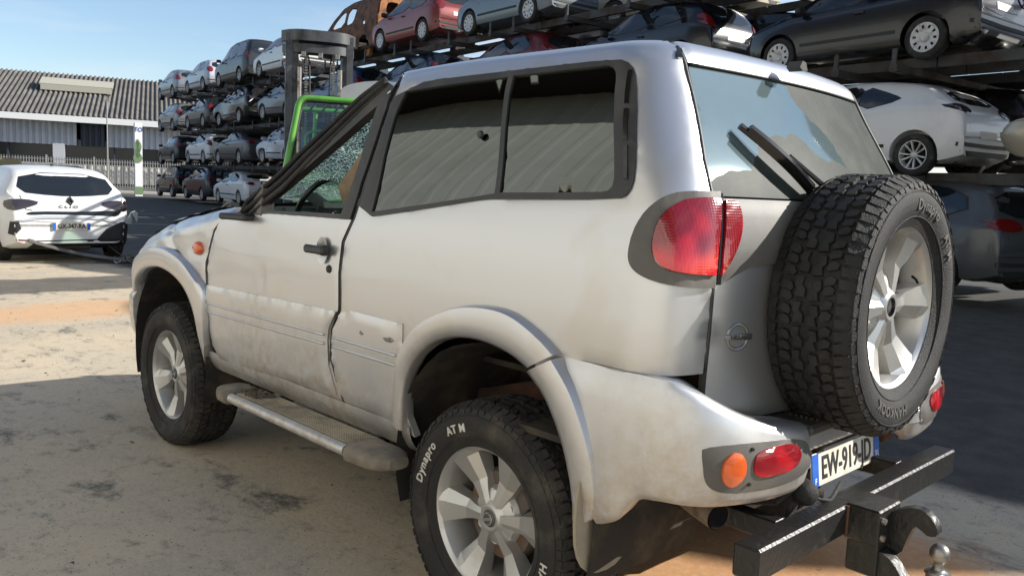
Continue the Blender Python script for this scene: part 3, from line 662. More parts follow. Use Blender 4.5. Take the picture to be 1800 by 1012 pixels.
# torn lip of the bonnet edge standing proud
b = MB(); L_ = [(2.02, .70, 1.262), (2.25, .60, 1.262), (2.5, .50, 1.245), (2.75, .42, 1.20), (2.95, .38, 1.135), (3.08, .40, 1.075)]
b.grid(lambda u, v: Vector([a+(c-a)*(u*5-min(4, int(u*5))) for a, c in zip(L_[min(4, int(u*5))], L_[min(4, int(u*5))+1])])+Vector((0, .04*(1-v), -.05*(1-v)*(.4+u))), 20, 3)
b.grid(lambda u, v: Vector([a+(c-a)*(u*5-min(4, int(u*5))) for a, c in zip(L_[min(4, int(u*5))], L_[min(4, int(u*5))+1])])+Vector((0, .04*(1-v)-.012, -.05*(1-v)*(.4+u)-.004)), 20, 3, flip=True)
b.build('torn_bonnet_edge', M['grey_plastic'], suv)
b = MB(); b.tube([(2.0, .68, 1.262)]+[(a, c+.0, d+.012) for a, c, d in L_], .012, 6); b.build('bonnet_rubber', M['black_plastic'], suv)
# nose: grille, headlamps, bumper
b = MB(); b.box((3.14, 0, .82), (.05, 1.1, .22), 0, None, .01); b.build('grille', M['black_plastic'], suv)
for sg in (1, -1):
    b = MB(); b.grid(lambda u, v: Vector((3.19-.14*u*u, sg*(.50+.24*u), .76+.17*v-.02*u*v)), 6, 4); b.grid(lambda u, v: Vector((3.14-.14*u*u, sg*(.50+.24*u), .76+.17*v-.02*u*v)), 6, 4); b.build('headlamp', M['clear_lens'], suv)
fbp = [(2.93, .845), (3.03, .83), (3.12, .79), (3.19, .72), (3.235, .60), (3.26, .42), (3.265, .2), (3.265, 0)]
fbp = fbp+[(x, -y) for x, y in fbp[-2::-1]]
def loftpath(path, secs, name, m, parent, close=True, smooth=60):
    b = MB(); n = len(path); k = len(secs[0]); v = []; f = []
    for i, (x, y) in enumerate(path):
        a = Vector(path[max(0, i-1)]); c = Vector(path[min(n-1, i+1)]); t = (c-a).normalized(); nr = Vector((t.y, -t.x))
        for o, z in secs[i]: v.append((x+nr.x*o, y+nr.y*o, z))
    for i in range(n-1):
        for j in range(k-1): f.append((i*k+j, i*k+j+1, (i+1)*k+j+1, (i+1)*k+j))
        if close: f.append((i*k+k-1, i*k, (i+1)*k, (i+1)*k+k-1))
    if close: f.append(tuple(range(k))); f.append(tuple((n-1)*k+j for j in range(k))[::-1])
    b.add(v, f); return b.build(name, M[m], parent, smooth=smooth)
secf = [[(-.08, .735), (-.02, .745), (.0, .71), (.0, .62), (-.01, .53), (-.04, .47), (-.09, .46)] for _ in fbp]
o = loftpath(fbp, [[(-a, z) for a, z in s] for s in secf], 'front_bumper', 'silver', suv)
# ---- wheel arch flares
def catm(P, n):
    out = []; L = len(P)
    for i in range(L-1):
        p0, p1, p2, p3 = P[max(0, i-1)], P[i], P[i+1], P[min(L-1, i+2)]
        for j in range(n):
            u = j/n; out.append(tuple(.5*((2*p1[k])+(-p0[k]+p2[k])*u+(2*p0[k]-5*p1[k]+4*p2[k]-p3[k])*u*u+(-p0[k]+3*p1[k]-3*p2[k]+p3[k])*u**3) for k in range(len(p1))))
    return out+[tuple(P[-1])]
def flare(name, inn, out, fn, sg, par=suv, yy=.034):
    I = catm(inn, 5); O = catm(out, 5); n = len(I); b = MB(); v = []; k = 9
    for (a, c), (d, e) in zip(I, O):
        pi = Vector(fn(a, c)); po = Vector(fn(d, e))
        prof = [(-.02, .0), (0, .55), (.06, .9), (.22, 1.0), (.5, 1.0), (.75, .97), (.92, .80), (1., .50), (1.02, -.5)]
        for u, h in prof:
            p = po+(pi-po)*u; v.append((p.x, sg*(p.y+yy*h), p.z))
    f = [(i*k+j, i*k+j+1, (i+1)*k+j+1, (i+1)*k+j) for i in range(n-1) for j in range(k-1)]
    f += [tuple(range(k)), tuple((n-1)*k+j for j in range(k))[::-1]]
    b.add(v, f); return b.build(name, M['silver'], par, smooth=45)
ri = [(1.901, .555), (1.902, .60), (1.90, .673), (1.879, .758), (1.822, .838), (1.726, .903), (1.614, .935), (1.495, .94), (1.382, .921), (1.31, .893)]
ro = [(1.945, .57), (1.945, .63), (1.943, .70), (1.932, .80), (1.886, .885), (1.800, .960), (1.65, 1.025), (1.50, 1.050), (1.36, 1.037), (1.18, .955)]
fi = [(2.02, .48), (2.045, .60), (2.09, .74), (2.18, .84), (2.32, .895), (2.5, .92), (2.68, .905), (2.83, .855), (2.93, .79), (2.98, .68)]
fo = [(1.975, .60), (1.965, .74), (1.975, .87), (2.07, .93), (2.22, .995), (2.45, 1.03), (2.68, 1.01), (2.87, .95), (3.0, .87), (3.05, .78)]
for sg in (1, -1):
    flare('rear_wheel_arch', ri, ro, lambda a, c: S(a, c), sg)
    flare('bumper_arch', [(1.30, .885), (1.205, .813), (1.128, .719), (1.080, .627), (1.055, .55), (1.045, .49), (1.02, .475)], [(1.17, .945), (1.07, .86), (.985, .74), (.945, .64), (.935, .575), (.945, .53), (.97, .505)], lambda a, c: S(a, c), sg, yy=.050)
    flare('front_wheel_arch', fi, fo, lambda a, c: FS(a, vz(a, c)), sg)
# wheel well liners and underbody
for cx in (0, 2.45):
    for sg in (1, -1):
        b = MB()
        def wl(u, v, cx=cx, sg=sg):
            th = math.radians(-22+224*u); r = .455+.01*noise.noise(Vector((u*9, v*3, cx))); return Vector((cx+r*math.cos(th), sg*(.30+.545*v), .47+r*math.sin(th)))
        b.grid(wl, 22, 4, 0, flip=(sg > 0)); b.grid(lambda u, v, cx=cx, sg=sg: Vector((cx+.455*v*math.cos(math.radians(-22+224*u)), sg*.30, .47+.455*v*math.sin(math.radians(-22+224*u)))), 22, 1)
        b.build('wheel_well_liner', M['dark'], suv)
b = MB(); 
for sg in (1, -1):
    b.tube([(-.72, sg*.46, .60), (-.45, sg*.46, .66), (-.1, sg*.46, .78), (.35, sg*.46, .64), (.7, sg*.46, .55), (1.9, sg*.46, .55)], .05, 4)
b.build('chassis_rail', M['rust'], suv, smooth=20)
b = MB(); b.box((0.1, 0, .80), (.5, 1.15, .02)); b.box((.62, 0, .62), (.04, 1.5, .5)); b.box((-.33, .52, .70), (.5, .62, .02)); b.build('floor_pan', M['dark'], suv)
b = MB(); b.box((1.22, 0, .56), (1.35, 1.50, .05)); b.box((-.45, 0, .72), (.45, 1.42, .03)); b.box((.1, 0, .98), (1.3, 1.36, .03)); b.box((2.3, 0, .85), (1.2, 1.2, .03)); b.build('underfloor', M['dark'], suv)
b = MB(); b.tube([(0, -.66, .365), (0, .66, .365)], .045, 10); b.lathe([(.0, -.12), (.10, -.11), (.14, 0), (.10, .11), (0, .12)], 16, Matrix.Translation((0, .1, .365))); b.tube([(2.45, -.6, .365), (2.45, .6, .365)], .035, 8); b.build('axle', M['dark'], suv)
b = MB(); b.tube([(-.1, .46, .40), (-.1, .46, .78)], .045, 10); b.tube([(.05, .62, .30), (-.22, .62, .72)], .022, 8); b.build('shock_absorber', M['black_steel'], suv)
# sill
for sg in (1, -1):
    b = MB(); b.grid(lambda u, v, sg=sg: Vector((.40+1.6*u, sg*(.83-.05*v*v), .57-.10*v)), 10, 4, flip=sg > 0); b.build('sill', M['silver'], suv)
# ---- running boards
for sg in (1, -1):
    b = MB(); top = .485
    b.box((1.02, sg*.883, top-.018), (.92, .15, .024), 0, None, .006)
    bo = b.build('running_board', M['dusty_plastic'], suv)
    r_ = MB()
    for k in range(9): r_.box((1.02, sg*(.832+.0135*k), top-.0035), (.90, .006, .006), 0)
    r_.build('tread_rib', mat('dusty_tread', (.38, .33, .24), .9, bump=.3, bscale=60, col2=(.22, .19, .14), vscale=6), bo)
    t_ = MB(); t_.tube([(.58, sg*.965, top-.020), (1.47, sg*.965, top-.020)], .021, 14); t_.build('side_tube', M['silver'], bo, smooth=40)
    for x0, x1, x2 in ((.575, .45, .36), (1.475, 1.57, 1.64)):
        e = MB(); d = 1 if x2 > x1 else -1
        rings = [(x0, .060, .025), (x0+d*.015, .084, .034), (x1, .082, .034), (x1+(x2-x1)*.6, .066, .030), (x2, .04, .02)]
        v = []; kk = 14
        for x, hw, hh in rings:
            for q in range(kk):
                th = 2*PI*q/kk; v.append((x, sg*(.912-.012*abs(x-x0)/.2)+hw*math.copysign(abs(math.cos(th))**.6, math.cos(th)), top-.022+hh*math.copysign(abs(math.sin(th))**.6, math.sin(th))))
        f = [(i*kk+q, i*kk+(q+1) % kk, (i+1)*kk+(q+1) % kk, (i+1)*kk+q) for i in range(4) for q in range(kk)]+[tuple(range(kk)), tuple(range(4*kk, 5*kk))[::-1]]
        e.add(v, f); e.build('end_cap', M['dusty_plastic'], bo, smooth=60)
    for x in (.65, 1.4):
        e = MB(); e.box((x, sg*.80, top-.04), (.05, .2, .02)); e.build('bracket', M['black_steel'], bo)
# soil lying on the front of the left board
rnd = random.Random(3); b = MB()
for k in range(420):
    x = 1.30+abs(rnd.gauss(0, .1))*1.0+rnd.random()*.08; y = .84+rnd.random()*.09; r = rnd.uniform(.003, .010)
    if x > 1.62: continue
    q = [Vector((rnd.uniform(-1, 1), rnd.uniform(-1, 1), rnd.uniform(-.4, 1))).normalized()*r for _ in range(5)]
    b.add([Vector((x, y, .488))+p for p in q], [(0, 1, 2), (0, 2, 3), (0, 3, 4), (1, 4, 2), (2, 4, 3), (0, 4, 1)])
o = b.build('loose_soil', mat('soil', (.13, .10, .07), .95), None, smooth=0); o['kind'] = 'stuff'; o['label'] = 'crumbs of dry soil lying on the running board of the silver car'; o['category'] = 'soil'
# ---- wheels
def tyre_mesh(name, clean=False, flat=False, N_=70):
    prof = [(.232, .102), (.245, .108), (.262, .118), (.285, .1255), (.305, .128), (.325, .1265), (.343, .121), (.352, .1175), (.358, .112), (.363, .103), (.3655, .09), (.3665, 0)]
    prof = prof+[(r, -h) for r, h in prof[-2::-1]]
    b = MB(); b.lathe(prof, 96, None, 0)
    def blk(poly, r0, r1, tap=.0015):   # poly (theta_arc metres, y)
        n = len(poly); cx = sum(p[0] for p in poly)/n; cy = sum(p[1] for p in poly)/n; v = []
        for r, k in ((r0, 1.0), (r1, .92)):
            for a, y in poly:
                aa = cx+(a-cx)*k; yy = cy+(y-cy)*k; th = aa/.375; rr = r-max(0, abs(yy)-.085)*.25-max(0, abs(yy)-.108)*1.4
                v.append((rr*math.cos(th), yy, rr*math.sin(th)))
        b.add(v, [tuple(range(n, 2*n))]+[(i, (i+1) % n, n+(i+1) % n, n+i) for i in range(n)])
    P = 2*PI*.375/N_
    for k in range(N_):
        a = k*P; j = .14*P*math.sin(k*2.3); R0, R1 = .360, .3765
        for sg in (1, -1):
            e = (k % 2)*.006
            # shoulder lug wraps over the edge
            blk([(a+.08*P, sg*.082), (a+.9*P, sg*.078), (a+.92*P, sg*(.114+e)), (a+.55*P, sg*(.121+e*.6)), (a+.10*P, sg*(.116))], R0-.006, R1-.001)
            a2 = a+.3*P*sg+j
            blk([(a2+.05*P, sg*.045), (a2+.35*P, sg*.038), (a2+.80*P, sg*.046), (a2+.95*P, sg*.060), (a2+.72*P, sg*.074), (a2+.25*P, sg*.070)], R0, R1)
            if k % 2 == 0:
                a3 = a+.9*P*sg
                blk([(a3+.05*P, sg*.005), (a3+.7*P, sg*.0035), (a3+1.1*P, sg*.016), (a3+1.85*P, sg*.012), (a3+1.8*P, sg*.034), (a3+1.05*P, sg*.038), (a3+.8*P, sg*.028), (a3+.1*P, sg*.034)], R0, R1)
    # side biters: small lugs on the upper sidewall
    for k in range(N_//2):
        for q, (da, r1, r2) in enumerate(((.1, .340, .354), (1.05, .346, .357))):
            a = (k*2+da)*P; v = []
            for rr, y in ((r1, .1225), (r2, .1165)):
                for aa in (a, a+.75*P):
                    for up_ in (0, .0035): th = aa/.375; v.append((rr*math.cos(th), y+up_, rr*math.sin(th)))
            b.add(v, [(1, 3, 7, 5), (0, 1, 5, 4), (2, 3, 7, 6), (0, 1, 3, 2), (4, 5, 7, 6)])
    # rings on the sidewall
    for r in (.334, .262):
        y = .1245 if r > .3 else .1185
        b.lathe([(r-.002, y), (r-.001, y+.002), (r+.001, y+.002), (r+.002, y)], 64)
    me = b.me(name, [M['rubber_clean'] if clean else M['rubber']], 35, True)
    return me
def flatten(me, z):
    me = me.copy()
    for v in me.vertices:
        if v.co.z < z:
            d = z-v.co.z; v.co.z = z+.0008*math.sin(v.co.x*200); v.co.y *= 1+d*1.6
    return me
def rim_mesh(nsp=6):
    b = MB()
    # barrel with outer lip
    b.lathe([(.226, .094), (.232, .100), (.2355, .099), (.2355, .090), (.228, .086)], 72)
    b.lathe([(.226, .094), (.221, .088), (.214, .070), (.206, .02), (.198, -.02), (.196, -.09)], 72)
    # hub
    b.lathe([(0, .060), (.026, .060), (.028, .074), (.038, .075), (.045, .070), (.056, .060), (.076, .053), (.090, .046), (.100, .030), (.102, .0)], 36)
    for k in range(nsp):
        th = 2*PI*k/nsp
        st = [(.045, -.018, .018, .068, .062), (.085, -.023, .021, .064, .056), (.125, -.034, .028, .060, .046), (.205, -.058, .050, .082, .066), (.226, -.064, .056, .094, .088)]
        v = []
        for r, a0, a1, h0, h1 in st:
            m_ = a0+(a1-a0)*.62
            for aa, h in ((a0-.004, .02), (a0, h0), (m_, h0+.002), (a1, h1), (a1+.005, .015)):
                v.append((r*math.cos(th)-aa*math.sin(th), h, r*math.sin(th)+aa*math.cos(th)))
        f = [(i*5+j, i*5+j+1, (i+1)*5+j+1, (i+1)*5+j) for i in range(len(st)-1) for j in range(4)]
        b.add(v, f)
        # lug hole between the spokes
        t2 = th+PI/nsp; c = Vector((.073*math.cos(t2), .052, .073*math.sin(t2)))
        b.lathe([(.010, -.03), (.0135, -.025), (.0145, -.004), (.0165, -.003), (.018, -.010), (.019, -.03)], 16, Matrix.Translation(c))
    return b.me('rim', [M['alloy']], 17, True)
def hubback():
    b = MB(); b.lathe([(0, .025), (.14, .025), (.15, .01), (.15, -.02), (.0, -.02)], 32); b.lathe([(.20, -.05), (.0, -.055)], 32, None, 1)
    return b.me('brake_disc', [M['brake'], M['dark']], 35, True)
def nuts(n=6):
    b = MB()
    for k in range(n):
        t2 = 2*PI*(k+.5)/n; b.lathe([(0, .050), (.007, .049), (.0095, .042), (.0095, .03)], 8, Matrix.Translation((.073*math.cos(t2), 0, .073*math.sin(t2))))
    return b.me('wheel_nut', [M['steel']], 30, True)
def text_mesh(body, size, ext=.002, bold=False, spacing=1.0):
    cu = bpy.data.curves.new('txt', 'FONT'); cu.body = body; cu.size = size; cu.extrude = ext; cu.align_x = 'CENTER'; cu.align_y = 'CENTER'; cu.space_character = spacing; cu.offset = .0 if not bold else size*.018; cu.resolution_u = 3
    o = bpy.data.objects.new('txt', cu); C.objects.link(o); dg = bpy.context.evaluated_depsgraph_get(); dg.update()
    me = bpy.data.meshes.new_from_object(o.evaluated_get(dg)); bpy.data.objects.remove(o); bpy.data.curves.remove(cu)
    return me
def bend_text(me, r0, th0, y0, flip=False):
    """lay text on the sidewall: x -> angle (clockwise seen from +Y), y -> radius"""
    for v in me.vertices:
        r = r0+v.co.y; th = th0+(v.co.x/r0)
        slope = -.0*(v.co.y)
        yy = y0-(max(0, r-.305)**2)*4.5-(max(0, .305-r)**2)*2.2+v.co.z
        v.co = (r*math.cos(th), yy, r*math.sin(th))
    me.materials.clear()
    return me
tm_road = tyre_mesh('tyre'); tm_clean = tyre_mesh('tyre', True); rm = rim_mesh(); hm = hubback(); nm = nuts()
T1 = text_mesh('Dynapro', .042, .0012, True, 1.15); T2 = text_mesh('AT M', .038, .0016, True, 1.1); T3 = text_mesh('HANKOOK', .038, .0012, True, 1.15)
def letters(th0, lm='letter'):
    out = []
    for src, dth in ((T1, 0), (T2, .72), (T3, PI)):
        me = src.copy()
        me = bend_text(me, .295, th0+dth*1.0, .1290); me.materials.append(M[lm])
        bm = bmesh.new(); bm.from_mesh(me); bmesh.ops.reverse_faces(bm, faces=bm.faces); bm.to_mesh(me); bm.free(); out.append(me)
    return out
def wheel(loc, rot, spin, tme, flatz=None, th_l=1.0, cap=True, name='wheel', parent=suv, lbl=None):
    """wheel root oriented so local +Y is the outer face"""
    t = tme if flatz is None else flatten(tme, flatz)
    w = obj(name, t, parent, loc, rot)
    if lbl: w['label'] = lbl
    r = obj('rim', rm, w, (0, 0, 0), (0, spin, 0)); obj('brake_disc', hm, w)
    obj('wheel_nut', nm, w, (0, 0, 0), (0, spin, 0))
    if cap:
        b = MB(); b.lathe([(0, .082), (.022, .081), (.027, .076), (.027, .06)], 24); b.lathe([(.016, .083), (.017, .0845), (.020, .0845), (.021, .082)], 24, None, 1); b.box((0, .084, 0), (.044, .003, .009), 1)
        cp = b.build('centre_cap', [M['alloy_dark'], M['chrome']], w, rot=(0, .3, 0))
    else:
        b = MB(); b.lathe([(0, .02), (.025, .02), (.027, .075)], 24); b.build('hub_bore', M['gloss_black'], w)
    b = MB(); b.tube([(.188, .06, 0), (.178, .075, .004), (.166, .084, .008)], .004, 8); b.build('valve', M['gloss_black'], w, rot=(0, -2.7, 0))
    if th_l is not None:
        for me in letters(th_l, 'letter' if cap else 'letter_dark'): obj('raised_lettering', me, w)
    return w
HY = .7355
wheel((0, HY, .365), (0, 0, 0), .06, tm_road, -.363, math.radians(26))
wheel((2.45, HY, .365), (0, 0, 0), .30, tm_road, -.363, None)
for x in (0, 2.45): wheel((x, -HY*.93, .365), (0, 0, PI), .5, tm_road, -.363, None)
# spare wheel on the tailgate: local +Y -> -X
wheel((-.833, .113, 1.113), (0, 0, PI/2), .0, tm_clean, None, math.radians(103), cap=False, name='spare_wheel', lbl='spare wheel with deep black tread carried on the tailgate')
b = MB(); b.box((-.72, .113, 1.113), (.10, .22, .22), 0, None, .01); b.build('spare_wheel_bracket', M['black_steel'], suv)
# ---- rear bumper
bpth = [(-.37, .868), (-.48, .872), (-.58, .870), (-.66, .858), (-.725, .82), (-.775, .76), (-.812, .67), (-.833, .58), (-.842, .48), (-.838, .40), (-.815, .355), (-.775, .335)]
ztop = [.947, .947, .946, .942, .925, .895, .855, .828, .812, .800, .785, .76]
zbot = [.50, .535, .605, .62, .618, .615, .612, .608, .605, .603, .608, .63]
secs = []
for i in range(len(bpth)):
    zt, zb = ztop[i], zbot[i]; h = zt-zb; inn = .10 if i < 4 else .12
    s0 = [(-inn*(.20 if i < 3 else .9), zt-.0), (-.03 if i > 3 else -.018, zt), (-.014, zt-.010), (-.006, zt-.03), (.0, zt-.08), (.004, zt-h*.42), (.004, zt-h*.62), (-.001, zb+.075), (-.010, zb+.03), (-.028, zb+.006), (-.05, zb), (-.09, zb+.012)]
    secs.append(s0)
def refine(path, secs, n=4):
    rows = [tuple(p)+tuple(c for q in s for c in q) for p, s in zip(path, secs)]; R = catm(rows, n)
    return [r[:2] for r in R], [[(r[2+2*k], r[3+2*k]) for k in range((len(r)-2)//2)] for r in R]
pth, sc_ = refine(bpth, secs, 5)
bumps = []
for sg in (1, -1):
    k = 1 if sg > 0 else .95
    p2 = [(x, y*sg*k) for x, y in pth]; s2 = [[(o_*sg*-1 if False else o_, z) for o_, z in s] for s in sc_]
    if sg < 0: s2 = [[(-o_, z) for o_, z in s] for s in s2]
    bo = loftpath(p2, s2, 'rear_bumper', 'silver', suv, close=True, smooth=50); bumps.append(bo)
    for v in bo.data.vertices:
        if v.co.x > -.60:
            E_ = [(.50, -.462), (.56, -.450), (.627, -.430), (.719, -.382), (.813, -.305), (.88, -.225), (.95, -.215)]; z = min(.949, max(.501, v.co.z)); q = 0
            while E_[q+1][0] < z: q += 1
            xe = E_[q][1]+(E_[q+1][1]-E_[q][1])*(z-E_[q][0])/(E_[q+1][0]-E_[q][0]); v.co.x = xe+(v.co.x+.37)*((-.60-xe)/(-.60+.37))
    bo.data.update()
    bm = bmesh.new(); bm.from_mesh(bo.data); bv = BVHTree.FromBMesh(bm)
    # lamp cluster let into the corner
    d = Vector((1, -.18*sg, 0)).normalized(); uy = Vector((d.y, -d.x, 0))  # local u axis
    if uy.y < 0: uy = -uy
    org = Vector((-1.4, 0, 0))
    oval = [(.845, .795), (.60, .786), (.49, .766), (.455, .745), (.445, .712), (.448, .685), (.475, .662), (.60, .655), (.76, .660), (.81, .672), (.835, .70), (.845, .76)]
    oval = [(y-.045, z) for y, z in oval]
    def on_b(poly, off, th, name, m, parent, st=.02, edge=.002):
        P = [(y*sg*k+ .0, z) for y, z in poly]
        if sg < 0: P = P[::-1]
        V, T = cdt(P, (), st); v, f = hit_panel(V, T, bv, org+Vector((0, 0, 0)), Vector((0, 1, 0)), Vector((0, 0, 1)), Vector((1, 0, 0)), off, th, edge)
        o = obj(name, mesh(name, v, f, M[m], None, 45), parent); q = bmesh.new(); q.from_mesh(o.data); bmesh.ops.recalc_face_normals(q, faces=q.faces); q.to_mesh(o.data); q.free(); return o
    bz = on_b(chaikin(oval, 2), .004, .01, 'lamp_bezel', 'grey_plastic', bo)
    ell = lambda cx, cz, a, c_, n=20: [(cx+a*math.cos(2*PI*i/n), cz+c_*math.sin(2*PI*i/n)) for i in range(n)]
    on_b(ell(.725, .728, .032, .045), .014, .012, 'indicator_lamp', 'amber', bz, .015, .004)
    on_b(chaikin([(.655, .772), (.48, .772), (.472, .70), (.655, .694), (.672, .735)], 2), .011, .01, 'fog_lamp', 'red_ribbed', bz, .018, .003)
    for zz, yy in ((.775, .672), (.683, .672)): on_b(ell(yy, zz, .005, .005, 8), .008, .006, 'screw', 'gloss_black', bz, .01, 0)
    bm.free()
# step on top of the bumper and the plate recess
b = MB(); b.box((-.755, .0, .778), (.17, .80, .03), 0, None, .008); b.build('bumper_step', M['black_plastic'], suv)
b = MB()
for k in range(9): b.box((-.69-.016*k, 0, .796), (.006, .66, .006))
b.build('step_rib', M['black_plastic'], suv)
b = MB(); b.box((-.735, 0, .72), (.10, .70, .085), 0, None, .02); b.build('bumper_centre', M['silver'], suv)
b = MB(); b.box((-.60, 0, .70), (.10, 1.2, .16), 0, None, .02); b.build('rear_crossmember', M['dark'], suv)
# number plate
pl = MB(); pl.box((0, 0, 0), (.006, .50, .108), 0, None, .002); plate = pl.build('number_plate', M['white_plate'], suv, (-.705, -.15, .563), (0, .12, 0))
b = MB(); b.box((-.0045, .228, 0), (.002, .042, .104)); b.build('blue_band', M['plate_blue'], plate)
b = MB(); b.box((-.0045, -.228, 0), (.002, .042, .104)); b.build('blue_band', M['plate_blue'], plate)
def put_text(body, size, parent, loc, rot, m, ext=.0006, bold=True, sx=1.0, name='lettering', spacing=1.0):
    me = text_mesh(body, size, ext, bold, spacing)
    for v in me.vertices: v.co.x *= sx
    me.materials.clear(); me.materials.append(M[m]); return obj(name, me, parent, loc, rot)
RB = (PI/2, 0, -PI/2)     # text facing -X, reading towards -Y
put_text('EW-919-JD', .104, plate, (-.0045, 0, -.002), RB, 'ink', sx=.76)
put_text('F', .026, plate, (-.006, .228, -.034), RB, 'ink_white'); put_text('31', .034, plate, (-.006, -.228, -.028), RB, 'ink_white')
b = MB(); b.box((-.70, -.15, .63), (.03, .40, .02), 0, None, .005); b.build('plate_light', M['black_plastic'], suv)
M['badge_metal'] = mat('badge_metal', (.20, .20, .20), .3, metal=.9)
# badge: ring and bar
bd = obj('badge', None, suv, (-.700, .628, 1.045), (0, 0, .30)); 
b = MB(); 
def torus(b, R, r, M_, n=32, k=8, m=0, sz=1.0):
    b.grid(lambda u, v: M_ @ Vector((r*math.sin(v*2*PI), (R+r*math.cos(v*2*PI))*math.cos(u*2*PI), sz*(R+r*math.cos(v*2*PI))*math.sin(u*2*PI))), n, k, m)
torus(b, .040, .0065, Matrix.Translation((0, 0, 0))); b.box((-.006, 0, 0), (.008, .108, .020), 0, None, .002); b.xf(Matrix.Translation((0, 0, 0))); b.xf(Matrix.Scale(.82, 4)); bdo = b.build('badge', M['badge_metal'], suv, (-.738, .652, 1.050), (0, .0, -.30), smooth=60)
bpy.data.objects.remove(bd); bdo.name = 'badge'
put_text('NISSAN', .016, bdo, (-.0088, 0, 0), RB, 'ink', .0006, True, 1.1)
# wiper
b = MB(); g = lambda s, t, o: Vector(RS(s, t))+Vector((-o, 0, o*.35))
b.tube([g(.13, 1.40, .03), g(.21, 1.44, .045), g(.32, 1.515, .04)], [.012, .009, .006], 6); wp = b.build('rear_wiper', M['black_plastic'], suv)
b = MB(); pts = [g(.20+.27*i/8, 1.408+.190*i/8, .014+.008*math.sin(i/8*PI)) for i in range(9)]; b.tube(pts, .011, 5); b.build('wiper_blade', M['gloss_black'], wp)
b = MB(); b.tube([g(.235+.22*i/6, 1.432+.155*i/6, .030+.008*math.sin(i/6*PI)) for i in range(7)], .013, 5); b.build('blade_carrier', M['gloss_black'], wp)
# mud flaps
for sg in (1, -1):
    b = MB(); o_ = [(.86, .66), (.895, .62), (.90, .47), (.87, .385), (.82, .345), (.73, .338), (.675, .365), (.65, .43), (.65, .60), (.69, .66)]
    o_ = chaikin([(sg*y, z) for y, z in o_], 1); b.prism(o_, 0, -.437, -.427); b.build('mud_flap', mat('flap_rubber', (.22, .19, .15), .8, bump=.2, bscale=40, col2=(.36, .31, .22), vscale=6, thr=(.4, .7)), suv)
# exhaust
b = MB(); b.tube([(-.30, .50, .60), (-.52, .56, .565), (-.70, .615, .545)], .038, 18, caps=False); b.tube([(-.70, .615, .545), (-.66, .603, .549), (-.40, .53, .58)], .034, 18, 1, caps=True); b.build('exhaust_pipe', [M['exhaust'], M['gloss_black']], suv, smooth=60)
# ---- interior
b = MB(); b.grid(lambda u, v: Vector((1.78+.34*u-.06*math.sin(v*PI), .66-1.32*v, 1.15+.08*u+.05*math.exp(-((v-.22)/.14)**2)*(1-u)+.02*math.sin(u*PI))), 10, 24); b.box((1.82, 0, 1.03), (.10, 1.3, .26), 0, None, .03); b.box((1.83, .38, 1.20), (.16, .42, .14), 0, None, .04); b.build('dashboard', M['dash'], suv)
sw = Matrix.Translation((1.64, .38, 1.255)) @ Matrix.Rotation(math.radians(-24), 4, 'Y')
b = MB(); b.grid(lambda u, v: sw @ Vector((.014*math.sin(v*2*PI), (.185+.014*math.cos(v*2*PI))*math.cos(u*2*PI), (.185+.014*math.cos(v*2*PI))*math.sin(u*2*PI))), 36, 8); b.build('steering_wheel', M['gloss_black'], suv, smooth=60)
b = MB(); b.box((0, 0, -.01), (.05, .17, .13), 0, None, .02); b.box((.01, 0, -.02), (.02, .34, .035), 0, None, .006); b.box((.01, 0, -.09), (.02, .05, .16), 0, None, .006); b.tube([(.02, 0, 0), (.3, 0, -.02)], .03, 10); b.xf(sw); b.build('steering_wheel_hub', M['dash'], suv)
b = MB(); torus(b, .016, .0025, sw @ Matrix.Translation((-.028, 0, .0)), 20, 6); b.xf(Matrix.Identity(4)); b.build('wheel_emblem', M['chrome'], suv)
for sg in (1, -1):
    b = MB(); b.box((1.0, sg*.36, .92), (.50, .48, .16), 0, None, .05); b.box((.74, sg*.36, 1.18), (.14, .46, .56), 0, Matrix.Rotation(math.radians(-14), 3, 'Y'), .05); b.box((.66, sg*.36, 1.50), (.10, .24, .16), 0, Matrix.Rotation(math.radians(-10), 3, 'Y'), .04); b.build('seat', M['cloth'], suv)
b = MB(); b.box((-.15, 0, 1.15), (.12, 1.15, .42), 0, None, .05); b.build('rear_seat', M['cloth'], suv)
b = MB(); b.grid(lambda u, v: Vector((-.40+1.15*u, -.55+1.10*v, 1.80-.05*u*u-.02*math.cos(v*2*PI))), 10, 8); b.build('headlining', M['beige'], suv)
rnd = random.Random(5); b = MB(); b.grid(lambda u, v: Vector((.74+.42*u, .64-.5*v-.03*math.sin(u*9), 1.70-.33*u+.03*math.sin(v*12+u*7)-.03*u)), 14, 10); b.grid(lambda u, v: Vector((.86+.30*u, .655-.03*v, 1.63-.25*u-.07*v)), 8, 3); b.build('hanging_trim', M['beige'], suv, smooth=20)
